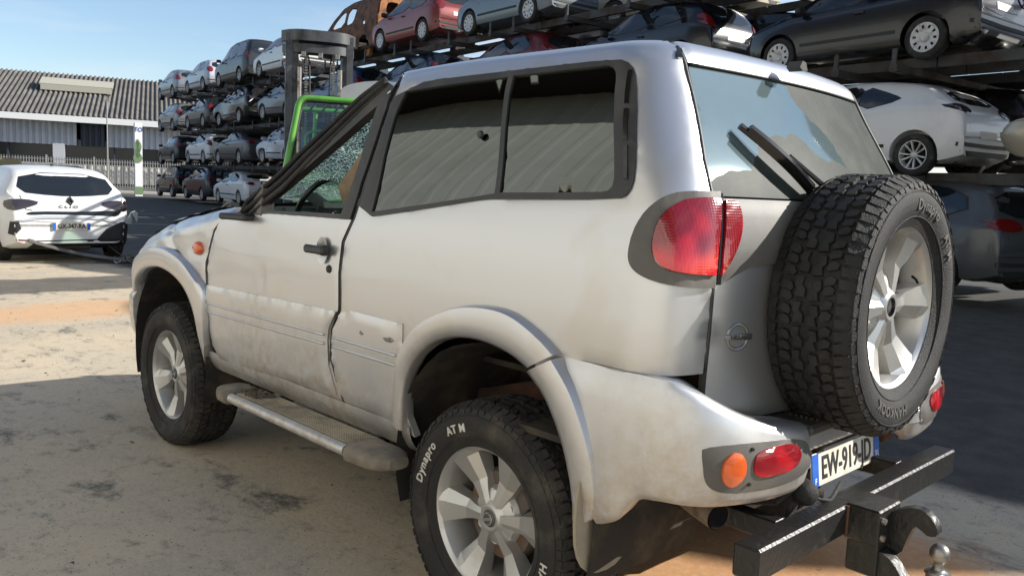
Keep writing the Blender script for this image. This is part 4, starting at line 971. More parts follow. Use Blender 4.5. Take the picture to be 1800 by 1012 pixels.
def shattered():
    m = bpy.data.materials.new('shattered_glass'); m.use_nodes = True; nt = m.node_tree; nt.nodes.clear(); L = nt.links.new
    o = N(nt, 'ShaderNodeOutputMaterial'); tc = N(nt, 'ShaderNodeTexCoord')
    ns = N(nt, 'ShaderNodeTexNoise', Scale=5., Detail=3.); L(tc.outputs['Object'], ns.inputs['Vector'])
    ad = N(nt, 'ShaderNodeVectorMath', operation='MULTIPLY_ADD'); ad.inputs[1].default_value = (.09, .09, .09); L(ns.outputs['Color'], ad.inputs[0]); L(tc.outputs['Object'], ad.inputs[2])
    cr = []
    for sc, w in ((24., .022), (75., .04)):
        v = N(nt, 'ShaderNodeTexVoronoi', feature='DISTANCE_TO_EDGE', Scale=sc); L(ad.outputs[0], v.inputs['Vector'])
        l = N(nt, 'ShaderNodeMath', operation='LESS_THAN'); l.inputs[1].default_value = w; L(v.outputs['Distance'], l.inputs[0]); cr.append(l)
    mx = N(nt, 'ShaderNodeMath', operation='MAXIMUM'); L(cr[0].outputs[0], mx.inputs[0]); L(cr[1].outputs[0], mx.inputs[1])
    vc = N(nt, 'ShaderNodeTexVoronoi', Scale=42.); L(ad.outputs[0], vc.inputs['Vector'])
    bp = N(nt, 'ShaderNodeBump', Strength=.8, Distance=.01); L(vc.outputs['Color'], bp.inputs['Height'])
    t = N(nt, 'ShaderNodeBsdfTransparent'); t.inputs['Color'].default_value = (.36, .52, .46, 1)
    g = N(nt, 'ShaderNodeBsdfGlossy', Roughness=.15); g.inputs['Color'].default_value = (.75, .9, .85, 1); L(bp.outputs['Normal'], g.inputs['Normal'])
    tl = N(nt, 'ShaderNodeBsdfTranslucent'); tl.inputs['Color'].default_value = (.55, .75, .68, 1); df = N(nt, 'ShaderNodeBsdfDiffuse'); df.inputs['Color'].default_value = (.65, .82, .76, 1)
    a = N(nt, 'ShaderNodeMixShader'); a.inputs[0].default_value = .30; L(t.outputs[0], a.inputs[1]); L(g.outputs[0], a.inputs[2])
    c = N(nt, 'ShaderNodeMixShader'); c.inputs[0].default_value = .5; L(tl.outputs[0], c.inputs[1]); L(df.outputs[0], c.inputs[2])
    e = N(nt, 'ShaderNodeMixShader'); L(mx.outputs[0], e.inputs[0]); L(a.outputs[0], e.inputs[1]); L(c.outputs[0], e.inputs[2]); L(e.outputs[0], o.inputs['Surface'])
    return m
M['shattered'] = shattered()
b = MB(); b.grid(lambda u, v: Vector((.88+(1.22-.30*abs(1-2*v)**3)*u, (.60+.08*u)*(1-2*v), 1.70-.40*u-.10*math.sin(u*PI)*(1-abs(1-2*v)**2)+.02*noise.noise(Vector((u*5, v*5, 0))))), 24, 24); b.build('shattered_windscreen', M['shattered'], suv, smooth=15)
# door mirror: folded black mount
for sg in (1, -1):
    b = MB(); b.add([(1.60, sg*.80, 1.245), (1.44, sg*.79, 1.385), (1.44, sg*.79, 1.245), (1.60, sg*.84, 1.245), (1.455, sg*.835, 1.385), (1.455, sg*.845, 1.245)], [(0, 1, 2), (3, 5, 4), (0, 3, 4, 1), (1, 4, 5, 2), (2, 5, 3, 0)]); b.build('mirror_mount', M['grey_plastic'], suv)
    b = MB(); b.box((1.60, sg*.865, 1.232), (.18, .10, .028), 0, Matrix.Rotation(sg*.2, 3, 'Z'), .008); b.build('mirror_stub', M['black_plastic'], suv)
# ---- tow bar
b = MB(); b.box((-.836, .01, .488), (.075, 1.38, .090), 0, None, .006); tb = b.build('tow_beam', M['black_steel'], suv)
b = MB(); b.box((-.915, .125, .487), (.10, .15, .105), 0, None, .005); b.box((-.915, .125, .40), (.09, .115, .13), 0, None, .005); tm = b.build('hitch_head', M['black_steel'], suv)
for y, z in ((.07, .51), (.18, .51), (.07, .46), (.18, .46)): b = MB(); b.lathe([(0, .012), (.009, .011), (.010, 0)], 6, Matrix.Translation((-.966, y, z)) @ Matrix.Rotation(PI/2, 4, 'Z')); b.build('bolt', M['steel'], suv)
for y in (-.36, .46): 
    b = MB(); b.box((-.60, y, .50), (.40, .05, .06), 0, None, .004); b.build('beam_bracket', M['black_steel'], suv)
b = MB(); b.box((-.62, .05, .50), (.04, .9, .05), 0, None, .004); b.build('cross_tube', M['black_steel'], suv)
b = MB(); hk = chaikin([(-.96, .50), (-1.0, .535), (-1.05, .555), (-1.085, .545), (-1.11, .515), (-1.115, .49), (-1.09, .48), (-1.065, .495), (-1.05, .50), (-1.035, .46), (-1.02, .40), (-.96, .38)], 1)
b.prism([(x+.02, z) for x, z in hk], 1, .08, .115); b.build('tow_hook', M['black_steel'], suv)
b = MB(); b.prism(chaikin([(-.95, .42), (-.95, .34), (-1.02, .29), (-1.12, .275), (-1.17, .28), (-1.17, .325), (-1.11, .325), (-1.04, .345), (-1.0, .40)], 1), 1, .125, .17); b.build('drawbar', M['black_steel'], suv)
b = MB(); b.lathe([(0, .115), (.010, .1145), (.019, .108), (.0245, .098), (.0265, .088), (.0245, .076), (.018, .066), (.0145, .060), (.0145, .045), (.018, .040), (.033, .037), (.034, .030), (.030, .028), (.030, -.05), (.0, -.05)], 28, Matrix.Translation((-1.115, .15, .37)) @ Matrix.Rotation(PI/2, 4, 'X'));
b.build('tow_ball', M['steel'], suv, smooth=50)
b = MB(); b.tube([(-.955, .10, .47), (-.985, .10, .47)], .014, 10); b.tube([(-.975, .09, .46), (-.985, .10, .40), (-.97, .11, .33), (-.975, .09, .31)], .005, 6); torus(b, .022, .003, Matrix.Translation((-.985, .14, .37))); b.build('locking_pin', M['steel'], suv)
# socket under the bumper
b = MB(); b.lathe([(0, .055), (.02, .054), (.030, .045), (.036, .030), (.038, 0), (.036, -.03), (.028, -.05), (0, -.05)], 20, Matrix.Translation((-.79, .335, .585)) @ Matrix.Rotation(math.radians(60), 4, 'Z')); b.box((-.78, .36, .56), (.012, .05, .15)); b.build('trailer_socket', M['rubber_clean'], suv, smooth=50)
b = MB(); b.tube([(-.76, .30, .575), (-.83, .27, .57)], .012, 10); b.build('socket_pin', M['steel'], suv)

b = MB(); b.tube([(-.79, .36, .60), (-.76, .42, .56), (-.66, .46, .54), (-.5, .40, .60)], .009, 8); b.tube([(-.80, .30, .56), (-.82, .2, .53), (-.78, .05, .54)], .007, 8); b.build('trailer_cable', M['rubber_clean'], suv)
for y in (.045, .205):
    b = MB(); b.tube([(-.875, y, .445+.09*i/6+.002*math.sin(i*9)) for i in range(7)], .006, 6); b.build('weld_bead', M['rust'], suv)
# ================================================================== scrap cars: a few body shapes, many individuals
PAINT = {}
def paint(name, col, rough=.32, metal=.25, dirt=(.16, .14, .11), thr=(.5, .85)):
    if name not in PAINT: PAINT[name] = mat(name, col, rough, metal=metal, coat=.3, col2=tuple(.72*a+.28*b*min(1, .25+max(col)*2) for a, b in zip(col, dirt)), vscale=1.6, thr=thr)
    return PAINT[name]
paint('white_paint', (.66, .66, .65), metal=0); paint('pearl_grey', (.42, .44, .48), metal=.1); paint('silver_grey', (.23, .24, .25), metal=.5); paint('mid_grey', (.07, .074, .078)); paint('dark_grey', (.022, .024, .028)); paint('black_paint', (.012, .012, .013), .25)
paint('navy_paint', (.012, .022, .045), .25); paint('blue_paint', (.02, .05, .12)); paint('steel_blue', (.12, .155, .175)); paint('red_paint', (.19, .03, .026)); paint('night_paint', (.006, .007, .010), .22, 0, (.05, .05, .05), (.6, .9)); paint('beige_paint', (.42, .38, .29)); paint('blue_grey', (.10, .14, .19)); paint('dark_red', (.12, .012, .014))
M['car_black'] = mat('car_black_trim', (.015, .015, .015), .6)
M['well'] = mat('wheel_well_black', (.008, .008, .008), .95)
M['tail_red'] = mat('tail_red', (.15, .008, .008), .15, coat=.6)
M['tail_smoke'] = mat('tail_smoked', (.03, .02, .022), .12, coat=.8)
M['hubcap'] = mat('hubcap_silver', (.52, .52, .52), .4, metal=.2, col2=(.35, .33, .3), vscale=10)
M['window_sky'] = glass('car_window', (.05, .06, .065), .06, .01)
M['inside'] = mat('car_interior', (.02, .02, .021), .9)
def lerp(tb, x):
    if x <= tb[0][0]: return tb[0][1]
    for i in range(len(tb)-1):
        if x <= tb[i+1][0]:
            u = (x-tb[i][0])/(tb[i+1][0]-tb[i][0]); return tb[i][1]+(tb[i+1][1]-tb[i][1])*u
    return tb[-1][1]
def slerp(tb, x, d=.05): return (lerp(tb, x-d)+2*lerp(tb, x)+lerp(tb, x+d))/4
def car_wheel(style, R=.31):
    b = MB(); w = .20
    b.lathe([(R*.66, w*.42), (R*.74, w*.5), (R*.90, w*.5), (R*.97, w*.42), (R, w*.30), (R, -w*.30), (R*.97, -w*.42), (R*.70, -w*.5)], 36, None, 0)
    t = b.me('tyre', [M['rubber']], 40, True); b = MB(); r = R*.67
    b.lathe([(r, w*.40), (r*1.02, w*.46), (r*.96, w*.46), (r*.92, w*.30), (r*.90, -.06)], 36, None, 0); b.lathe([(r*.9, -.02), (0, -.02)], 24, None, 1)
    n = {'cap': 10, 'five': 5, 'steel': 8, 'alloy7': 7}[style]
    if style == 'cap':
        b.lathe([(0, w*.44), (r*.28, w*.44), (r*.34, w*.38), (r*.62, w*.42)], 30); b.lathe([(r*.86, w*.44), (r*.96, w*.46)], 30)
        for k in range(n):
            for q in (0,):
                a0 = 2*PI*(k+.18)/n; a1 = 2*PI*(k+.82)/n; v = [(rr*math.cos(a), hh, rr*math.sin(a)) for rr, hh in ((r*.60, w*.42), (r*.88, w*.445)) for a in (a0, (a0+a1)/2, a1)]
                b.add(v, [(0, 1, 4, 3), (1, 2, 5, 4)])
    elif style == 'steel':
        b.lathe([(0, w*.36), (r*.22, w*.36), (r*.3, w*.28), (r*.7, w*.30), (r*.92, w*.20)], 30)
    else:
        b.lathe([(0, w*.34), (r*.18, w*.34), (r*.26, w*.26)], 20)
        for k in range(n):
            for dd in ((-.16, .16) if style == 'five' else (0,)):
                a = 2*PI*k/n; hw = .045*r if style == 'five' else .08*r; v = []
                for rr, hh, off in ((r*.18, w*.28, dd*.35), (r*.6, w*.36, dd*1.0), (r*.95, w*.44, dd*1.6)):
                    for s_, dh in ((-1.2, -.03), (-1, 0), (1, 0), (1.2, -.03)):
                        aa = a; yy = off*r+s_*hw*(.8+.5*rr/r); v.append((rr*math.cos(aa)-yy*math.sin(aa), hh+dh, rr*math.sin(aa)+yy*math.cos(aa)))
                b.add(v, [(i*4+j, i*4+j+1, (i+1)*4+j+1, (i+1)*4+j) for i in range(2) for j in range(3)])
    return t, b.me('wheel_rim', [M['hubcap'], M['well']], 35, True)
WH = {s: car_wheel(s) for s in ('cap', 'five', 'steel', 'alloy7')}
# shape tables in metres, x = 0 at the rear bumper, growing forwards
SHAPES = {
 'hatch': dict(L=4.0, W=.85, wb=(.72, 3.22), top=[(0, .62), (.03, .90), (.12, 1.02), (.30, 1.28), (.50, 1.42), (1.0, 1.475), (1.7, 1.48), (2.3, 1.42), (2.7, 1.25), (3.1, 1.02), (3.35, .93), (3.8, .80), (3.95, .66), (4.0, .55)],
     belt=[(0, .93), (.4, .98), (1.5, .94), (2.6, .90), (3.1, .90), (4, .70)], sw=[[(.62, 1.02), (.86, 1.34), (1.55, 1.38), (1.55, .985)], [(1.62, .985), (1.62, 1.38), (2.15, 1.34), (2.62, 1.12), (2.80, .96)]],
     rw=[(-.55, 1.03), (.55, 1.03), (.47, 1.34), (-.47, 1.34)], lamp=[(.52, .84), (.76, .82), (.78, 1.02), (.62, 1.10), (.50, 1.02)], plate=.74),
 'round': dict(L=3.9, W=.84, wb=(.66, 3.16), top=[(0, .60), (.02, .86), (.10, 1.00), (.22, 1.20), (.42, 1.38), (.9, 1.475), (1.6, 1.50), (2.2, 1.43), (2.7, 1.20), (3.05, 1.0), (3.5, .88), (3.8, .74), (3.9, .58)],
     belt=[(0, .92), (.5, 1.0), (1.6, .96), (2.7, .92), (3.1, .90), (3.9, .7)], sw=[[(.62, 1.10), (.80, 1.32), (1.50, 1.39), (1.50, 1.0)], [(1.56, 1.0), (1.56, 1.40), (2.1, 1.36), (2.55, 1.14), (2.72, .98)]],
     rw=[(-.52, 1.02), (.52, 1.02), (.44, 1.30), (-.44, 1.30)], lamp=[(.54, .86), (.78, .88), (.79, 1.10), (.62, 1.14)], plate=.70),
 'micra': dict(L=4.0, W=.87, wb=(.66, 3.19), top=[(0, .60), (.03, .90), (.14, 1.02), (.30, 1.14), (.52, 1.27), (.80, 1.37), (1.3, 1.43), (1.8, 1.445), (2.3, 1.38), (2.75, 1.17), (3.05, 1.0), (3.5, .90), (3.85, .74), (4.0, .55)],
     belt=[(0, .96), (.5, 1.04), (1.0, 1.03), (2.0, .96), (2.8, .90), (3.2, .88), (4, .7)], sw=[[(.95, 1.13), (1.10, 1.20), (1.60, 1.34), (1.60, 1.00)], [(1.66, .995), (1.66, 1.35), (2.2, 1.30), (2.62, 1.10), (2.78, .95)]],
     rw=[(-.60, 1.05), (.60, 1.05), (.50, 1.26), (-.50, 1.26)], lamp=[(.44, .93), (.66, .90), (.84, .97), (.80, 1.04), (.50, 1.03)], plate=.62),
 'mpv': dict(L=4.38, W=.89, wb=(.80, 3.53), top=[(0, .60), (.02, 1.0), (.06, 1.20), (.12, 1.55), (.22, 1.74), (.7, 1.80), (2.0, 1.81), (2.7, 1.70), (3.15, 1.40), (3.5, 1.14), (3.9, 1.0), (4.25, .82), (4.38, .6)],
     belt=[(0, 1.05), (2, 1.05), (3.4, 1.0), (4.38, .8)], sw=[[(.30, 1.12), (.34, 1.62), (1.30, 1.66), (1.30, 1.12)], [(1.36, 1.12), (1.36, 1.66), (2.20, 1.65), (2.20, 1.10)], [(2.27, 1.10), (2.27, 1.65), (2.62, 1.60), (3.10, 1.28), (3.22, 1.06)]],
     rw=[(-.60, 1.12), (.60, 1.12), (.56, 1.60), (-.56, 1.60)], lamp=[(.70, .95), (.84, .95), (.82, 1.40), (.72, 1.42)], plate=.85),
 'sedan': dict(L=4.7, W=.90, wb=(.95, 3.72), top=[(0, .60), (.03, .90), (.10, 1.04), (.55, 1.07), (.85, 1.15), (1.25, 1.34), (1.8, 1.43), (2.3, 1.44), (2.8, 1.36), (3.2, 1.18), (3.55, 1.0), (4.0, .92), (4.5, .78), (4.7, .55)],
     belt=[(0, .98), (1.0, 1.0), (3.2, .93), (4.7, .7)], sw=[[(1.05, 1.06), (1.45, 1.30), (2.15, 1.35), (2.15, 1.0)], [(2.22, 1.0), (2.22, 1.35), (2.75, 1.30), (3.2, 1.06), (3.30, .96)]],
     rw=[(-.52, 1.14), (.52, 1.14), (.44, 1.32), (-.44, 1.32)], lamp=[(.48, .88), (.80, .90), (.84, 1.00), (.52, 1.02)], plate=.76),
 'suv': dict(L=4.45, W=.91, wb=(.85, 3.50), top=[(0, .65), (.02, .98), (.12, 1.12), (.30, 1.38), (.50, 1.56), (1.0, 1.64), (2.0, 1.65), (2.5, 1.58), (2.95, 1.36), (3.3, 1.14), (3.9, 1.02), (4.3, .85), (4.45, .62)],
     belt=[(0, 1.06), (.5, 1.10), (3.0, 1.03), (4.45, .8)], sw=[[(.55, 1.14), (.72, 1.42), (1.75, 1.54), (1.75, 1.10)], [(1.82, 1.10), (1.82, 1.54), (2.4, 1.50), (2.85, 1.24), (3.0, 1.07)]],
     rw=[(-.58, 1.14), (.58, 1.14), (.50, 1.48), (-.50, 1.48)], lamp=[(.42, .98), (.70, .98), (.86, 1.06), (.72, 1.14)], plate=.80)}
SHAPES['wagon'] = dict(SHAPES['suv'], L=4.45, top=[(0, .62), (.02, .92), (.10, 1.06), (.26, 1.34), (.44, 1.50), (1.0, 1.585), (2.0, 1.60), (2.5, 1.52), (3.0, 1.28), (3.35, 1.08), (3.9, .97), (4.3, .82), (4.45, .6)], belt=[(0, 1.02), (3.0, .98), (4.45, .75)], lamp=[(.30, .93), (.60, .90), (.88, .97), (.90, 1.03), (.62, 1.10), (.34, 1.05)], rw=[(-.66, 1.10), (.66, 1.10), (.56, 1.46), (-.56, 1.46)])
def car_body(sh, key):
    d = SHAPES[sh]; L, W = d['L'], d['W']
    xs = [0, .01, .03, .06, .10, .15, .21, .28, .36, .45, .55, .66, .78, .92]; x = 1.1
    while x < L-.55: xs.append(x); x += .17
    xs += [L-.5, L-.40, L-.30, L-.21, L-.14, L-.08, L-.04, L-.015, L]
    v = []; n = 25
    for x in xs:
        e = min(x, L-x); pl = 1-.16*max(0, 1-e/.42)**2.2-(.05*max(0, 1-(L-x)/1.2)**2)
        w = W*pl; zt = slerp(d['top'], x, .02 if x < .25 else .06); zb = .20+.10*max(0, 1-e/.35)**1.5; bl = min(slerp(d['belt'], x, .1), zt-.015)
        gh = max(0, zt-bl); ri = .12*min(1, gh/.3)+.20*max(0, gh-.1)     # tumblehome
        pr = [(0, zb), (w*.82, zb), (w*.95, zb+.03), (w*.985, zb+.12), (w*1.0, zb+.28), (w*1.0, (zb+bl)/2+.08), (w*.992, bl-.10), (w*.975, bl-.02)]
        rw_ = w-.045-ri; rr = min(.12, gh*.6+.02)
        pr += [(w*.975-.035, bl+.012*min(1, gh*8)), (w*.975-.035+(rw_-w*.975+.035)*.5, bl+gh*.5), (rw_+.005, zt-rr*.55-.012), (rw_-.03, zt-rr*.25-.01), (rw_-.09, zt-.012), (rw_*.5, zt-.002+.012*(gh > .3)), (0, zt+.018*(gh > .3))]
        pr2 = pr
        v += [(x, -y, z) for y, z in pr2[::-1][:-1]]+[(x, y, z) for y, z in pr2[:-1]] if False else [(x, y, z) for y, z in pr2]+[(x, -y, z) for y, z in pr2[-2:0:-1]]
    k = len(v)//len(xs); f = []
    for i in range(len(xs)-1):
        for j in range(k): f.append((i*k+j, i*k+(j+1) % k, (i+1)*k+(j+1) % k, (i+1)*k+j))
    f += [tuple(range(k))[::-1], tuple((len(xs)-1)*k+j for j in range(k))]
    me = mesh('body', v, f, [M['silver'], M['well'], M['car_black']], None, 38)
    bm = bmesh.new(); bm.from_mesh(me); bmesh.ops.recalc_face_normals(bm, faces=bm.faces); bvh = BVHTree.FromBMesh(bm); bm.to_mesh(me); bm.free()
    # wheel wells cut out of the closed body
    o = bpy.data.objects.new('tmp', me); C.objects.link(o); cb = MB()
    for wx in d['wb']:
        for s in (1, -1): cb.prism([(wx+.365*math.cos(2*PI*q/28), .31+.365*math.sin(2*PI*q/28)) for q in range(28)], 1, s*(W-.27), s*(W+.2))
    cm = cb.me('cut', [M['well']], 0, True); co = bpy.data.objects.new('tmpc', cm); C.objects.link(co)
    md = o.modifiers.new('b', 'BOOLEAN'); md.object = co; md.operation = 'DIFFERENCE'; md.solver = 'EXACT'; md.material_mode = 'TRANSFER'
    dg = bpy.context.evaluated_depsgraph_get(); dg.update(); m2 = bpy.data.meshes.new_from_object(o.evaluated_get(dg))
    bpy.data.objects.remove(o); bpy.data.objects.remove(co)
    m2.name = 'body'
    for i, mm in enumerate(m2.materials):
        pass
    for p in m2.polygons:
        c = p.center
        mi = p.material_index
        isw = m2.materials[mi] == M['well'] if mi < len(m2.materials) else False
        p.material_index = 1 if isw else (2 if c.z < .235 and abs(p.normal.z) > .5 else 0)
    m2.materials.clear()
    for q in (M['silver'], M['well'], M['car_black']): m2.materials.append(q)
    m2.set_sharp_from_angle(angle=math.radians(38))
    return m2, bvh
def hp(name, poly, bvh, side, m, off=.004, th=.012, step=.12, hs_=()):
    """side: 'L','R' (x,z) or 'B' rear (y,z) or 'F' front"""
    if side == 'R': poly = poly[::-1] if False else poly
    V, T = cdt(poly, hs_, step, step*.8)
    if side == 'L': a = ((0, 2, 0), (1, 0, 0), (0, 0, 1), (0, -1, 0))
    elif side == 'R': a = ((0, -2, 0), (1, 0, 0), (0, 0, 1), (0, 1, 0))
    elif side == 'B': a = ((-1, 0, 0), (0, 1, 0), (0, 0, 1), (1, 0, 0))
    else: a = ((7, 0, 0), (0, 1, 0), (0, 0, 1), (-1, 0, 0))
    v, f = hit_panel(V, T, bvh, *a, off, th, .002)
    if v is None: return None
    me = mesh(name, v, f, M[m] if m in M else m, None, 40); bm = bmesh.new(); bm.from_mesh(me); bmesh.ops.recalc_face_normals(bm, faces=bm.faces); bm.to_mesh(me); bm.free(); return me
def line_poly(pts, w):
    up_ = []; dn = []
    for i, p in enumerate(pts):
        a = pts[max(0, i-1)]; c = pts[min(len(pts)-1, i+1)]; t = math.hypot(c[0]-a[0], c[1]-a[1]) or 1; nx, ny = -(c[1]-a[1])/t*w/2, (c[0]-a[0])/t*w/2
        up_.append((p[0]+nx, p[1]+ny)); dn.append((p[0]-nx, p[1]-ny))
    return up_+dn[::-1]
PROTO = {}
def proto(sh):
    """mesh parts of one body shape, shared by all cars of that shape"""
    if sh in PROTO: return PROTO[sh]
    d = SHAPES[sh]; me, bvh = car_body(sh, sh); W = d['W']; P = [('body', me, None)]
    for side in 'LR':
        for w in d['sw']:
            x0, x1 = min(p[0] for p in w), max(p[0] for p in w); cx = sum(p[0] for p in w)/len(w); cz = sum(p[1] for p in w)/len(w)
            big = [(cx+(p[0]-cx)*1.12+.0, cz+(p[1]-cz)*1.24) for p in w]
            P.append(('window_trim', hp('window_trim', chaikin(big, 1), bvh, side, 'car_black', .003), None)); P.append(('side_window', hp('side_window', chaikin([(cx+(p[0]-cx)*1.05, cz+(p[1]-cz)*1.12) for p in w], 1), bvh, side, 'glass_dark', .007, .012), None))
        # door gaps, handle, sill moulding
        xm = d['sw'][-1][0][0]-.035; bl = lerp(d['belt'], xm)
        fr = d['wb'][1]-.43
        P.append(('door_gap', hp('door_gap', line_poly([(xm, .30), (xm-.02, bl-.3), (xm, bl)], .012), bvh, side, 'well', .0015, .01), None))
        P.append(('door_gap', hp('door_gap', line_poly([(fr, .32), (fr+.01, .6), (fr-.06, .90)], .012), bvh, side, 'well', .0015, .01), None))
        P.append(('door_handle', hp('door_handle', line_poly([(xm+.10, bl-.13), (xm+.27, bl-.125)], .032), bvh, side, 'car_black', .03, .03), None))
        P.append(('side_moulding', hp('side_moulding', line_poly([(d['wb'][0]+.45, .44), (fr, .44)], .05), bvh, side, 'car_black', .012, .014), None))
        sg = 1 if side == 'L' else -1
        b = MB(); b.box((d['sw'][-1][-1][0]-.02, sg*(W+.06), lerp(d['belt'], 2.8)+.07), (.10, .20, .13), 0, None, .03); P.append(('door_mirror', b.me('door_mirror', [M['car_black']], 40, True), 'paint'))
    rw = d['rw']; P.append(('rear_window', hp('rear_window', chaikin(rw, 1), bvh, 'B', 'glass_dark', .006, .012), None))
    for sg in (1, -1):
        q = [(y*sg, z) for y, z in d['lamp']]; P.append(('tail_light', hp('tail_light', chaikin(q, 1), bvh, 'B', 'tail_red', .015, .02, .05), 'lamp'))
    pz = d['plate']; P.append(('number_plate', hp('number_plate', [(-.25, pz-.055), (.25, pz-.055), (.25, pz+.055), (-.25, pz+.055)], bvh, 'B', 'white_plate', .01, .015), 'plate'))
    P.append(('bumper_strip', hp('bumper_strip', line_poly([(-.78, .47), (0, .46), (.78, .47)], .055), bvh, 'B', 'car_black', .012, .016), None))
    P.append(('lower_bumper', hp('lower_bumper', [(-.7, .30), (.7, .30), (.74, .38), (-.74, .38)], bvh, 'B', 'car_black', .008, .016), None))
    P.append(('tailgate_gap', hp('tailgate_gap', line_poly([(-.60, .95), (-.56, .62), (.56, .62), (.60, .95)], .012), bvh, 'B', 'well', .0015, .01), None))
    zt = max(z for _, z in d['top']); P.append(('windscreen', hp('windscreen', [(-.60, lerp(d['belt'], L_ if False else 3.0)+.12), (.60, lerp(d['belt'], 3.0)+.12), (.50, zt-.10), (-.50, zt-.10)], bvh, 'F', 'glass_dark', .006, .012), None))
    for sg in (1, -1):
        q = [(sg*.45, .62), (sg*.74, .66), (sg*.72, .78), (sg*.5, .74)]; P.append(('headlight', hp('headlight', q, bvh, 'F', 'clear_lens', .01, .02), None))
    b = MB()                                          # things hanging under the floor
    b.tube([(.2, .45, .24), (1.2, .3, .20), (3.0, .2, .20)], .03, 6); b.box((.55, .1, .22), (.5, .35, .10), 0, None, .03); b.tube([(d['wb'][0], -.6, .30), (d['wb'][0], .6, .30)], .035, 6); b.box((3.1, 0, .20), (.5, .6, .12), 0, None, .03)
    P.append(('underbody', b.me('underbody', [M['dark']], 40, True), None))
    P = [p for p in P if p[1] is not None]; PROTO[sh] = P; return P
def crushed(me, amt, seed):
    m = me.copy(); 
    for v in m.vertices:
        p = v.co; q = Vector((p.x*1.1+seed, p.y*1.3, p.z*1.4)); n = noise.noise_vector(q); v.co = p+Vector((n.x*amt, n.y*amt*.7, n.z*amt*.8 if p.z > .6 else 0))
    return m
rc = random.Random(11); CRUSH = {}
def car(sh, col, label, loc, rotz, wheel_style='cap', group=None, crush=0, skip=(), simple=False, lamp=None, cat='car', name='scrap_car', tilt=None, missing=(), wscale=1.0):
    """origin below the left rear wheel's axle centre line"""
    d = SHAPES[sh]; root = thing(name, label, cat, loc, rotz, group)
    if tilt is None and group: tilt = (rc.uniform(-.012, .012), rc.uniform(-.02, .02))
    if tilt: root.rotation_euler = (tilt[0], tilt[1], rotz)
    off = Vector((-d['wb'][0], 0, 0)); pm = PAINT[col]
    for nm_, me, role in proto(sh):
        if nm_ in skip: continue
        if simple and nm_ in ('door_gap', 'door_handle', 'side_moulding', 'windscreen', 'headlight', 'tailgate_gap', 'window_trim', 'door_mirror', 'lower_bumper', 'underbody', 'bumper_strip'): continue
        if crush:
            key = (id(me), crush, sh); 
            if key not in CRUSH: CRUSH[key] = crushed(me, crush, 3.7)
            me = CRUSH[key]
        o = obj(nm_, me, root, off)
        if nm_ == 'body' or (role == 'paint' and col in ('white_paint', 'pearl_grey', 'silver_grey')): o.material_slots[0].link = 'OBJECT'; o.material_slots[0].material = pm
        if role == 'lamp' and lamp: o.material_slots[0].link = 'OBJECT'; o.material_slots[0].material = M[lamp]
    t, r = WH[wheel_style]; k = 0
    for i, wx in enumerate(d['wb']):
        for s in (1, -1):
            if k in missing: k += 1; continue
            w = obj('wheel', t, root, (wx-d['wb'][0], s*(d['W']-.115), .31), (0, rc.uniform(0, 6), 0 if s > 0 else PI)); obj('wheel_rim', r, w); k += 1
            if wscale != 1: w.scale = (wscale, wscale, wscale)
    return root
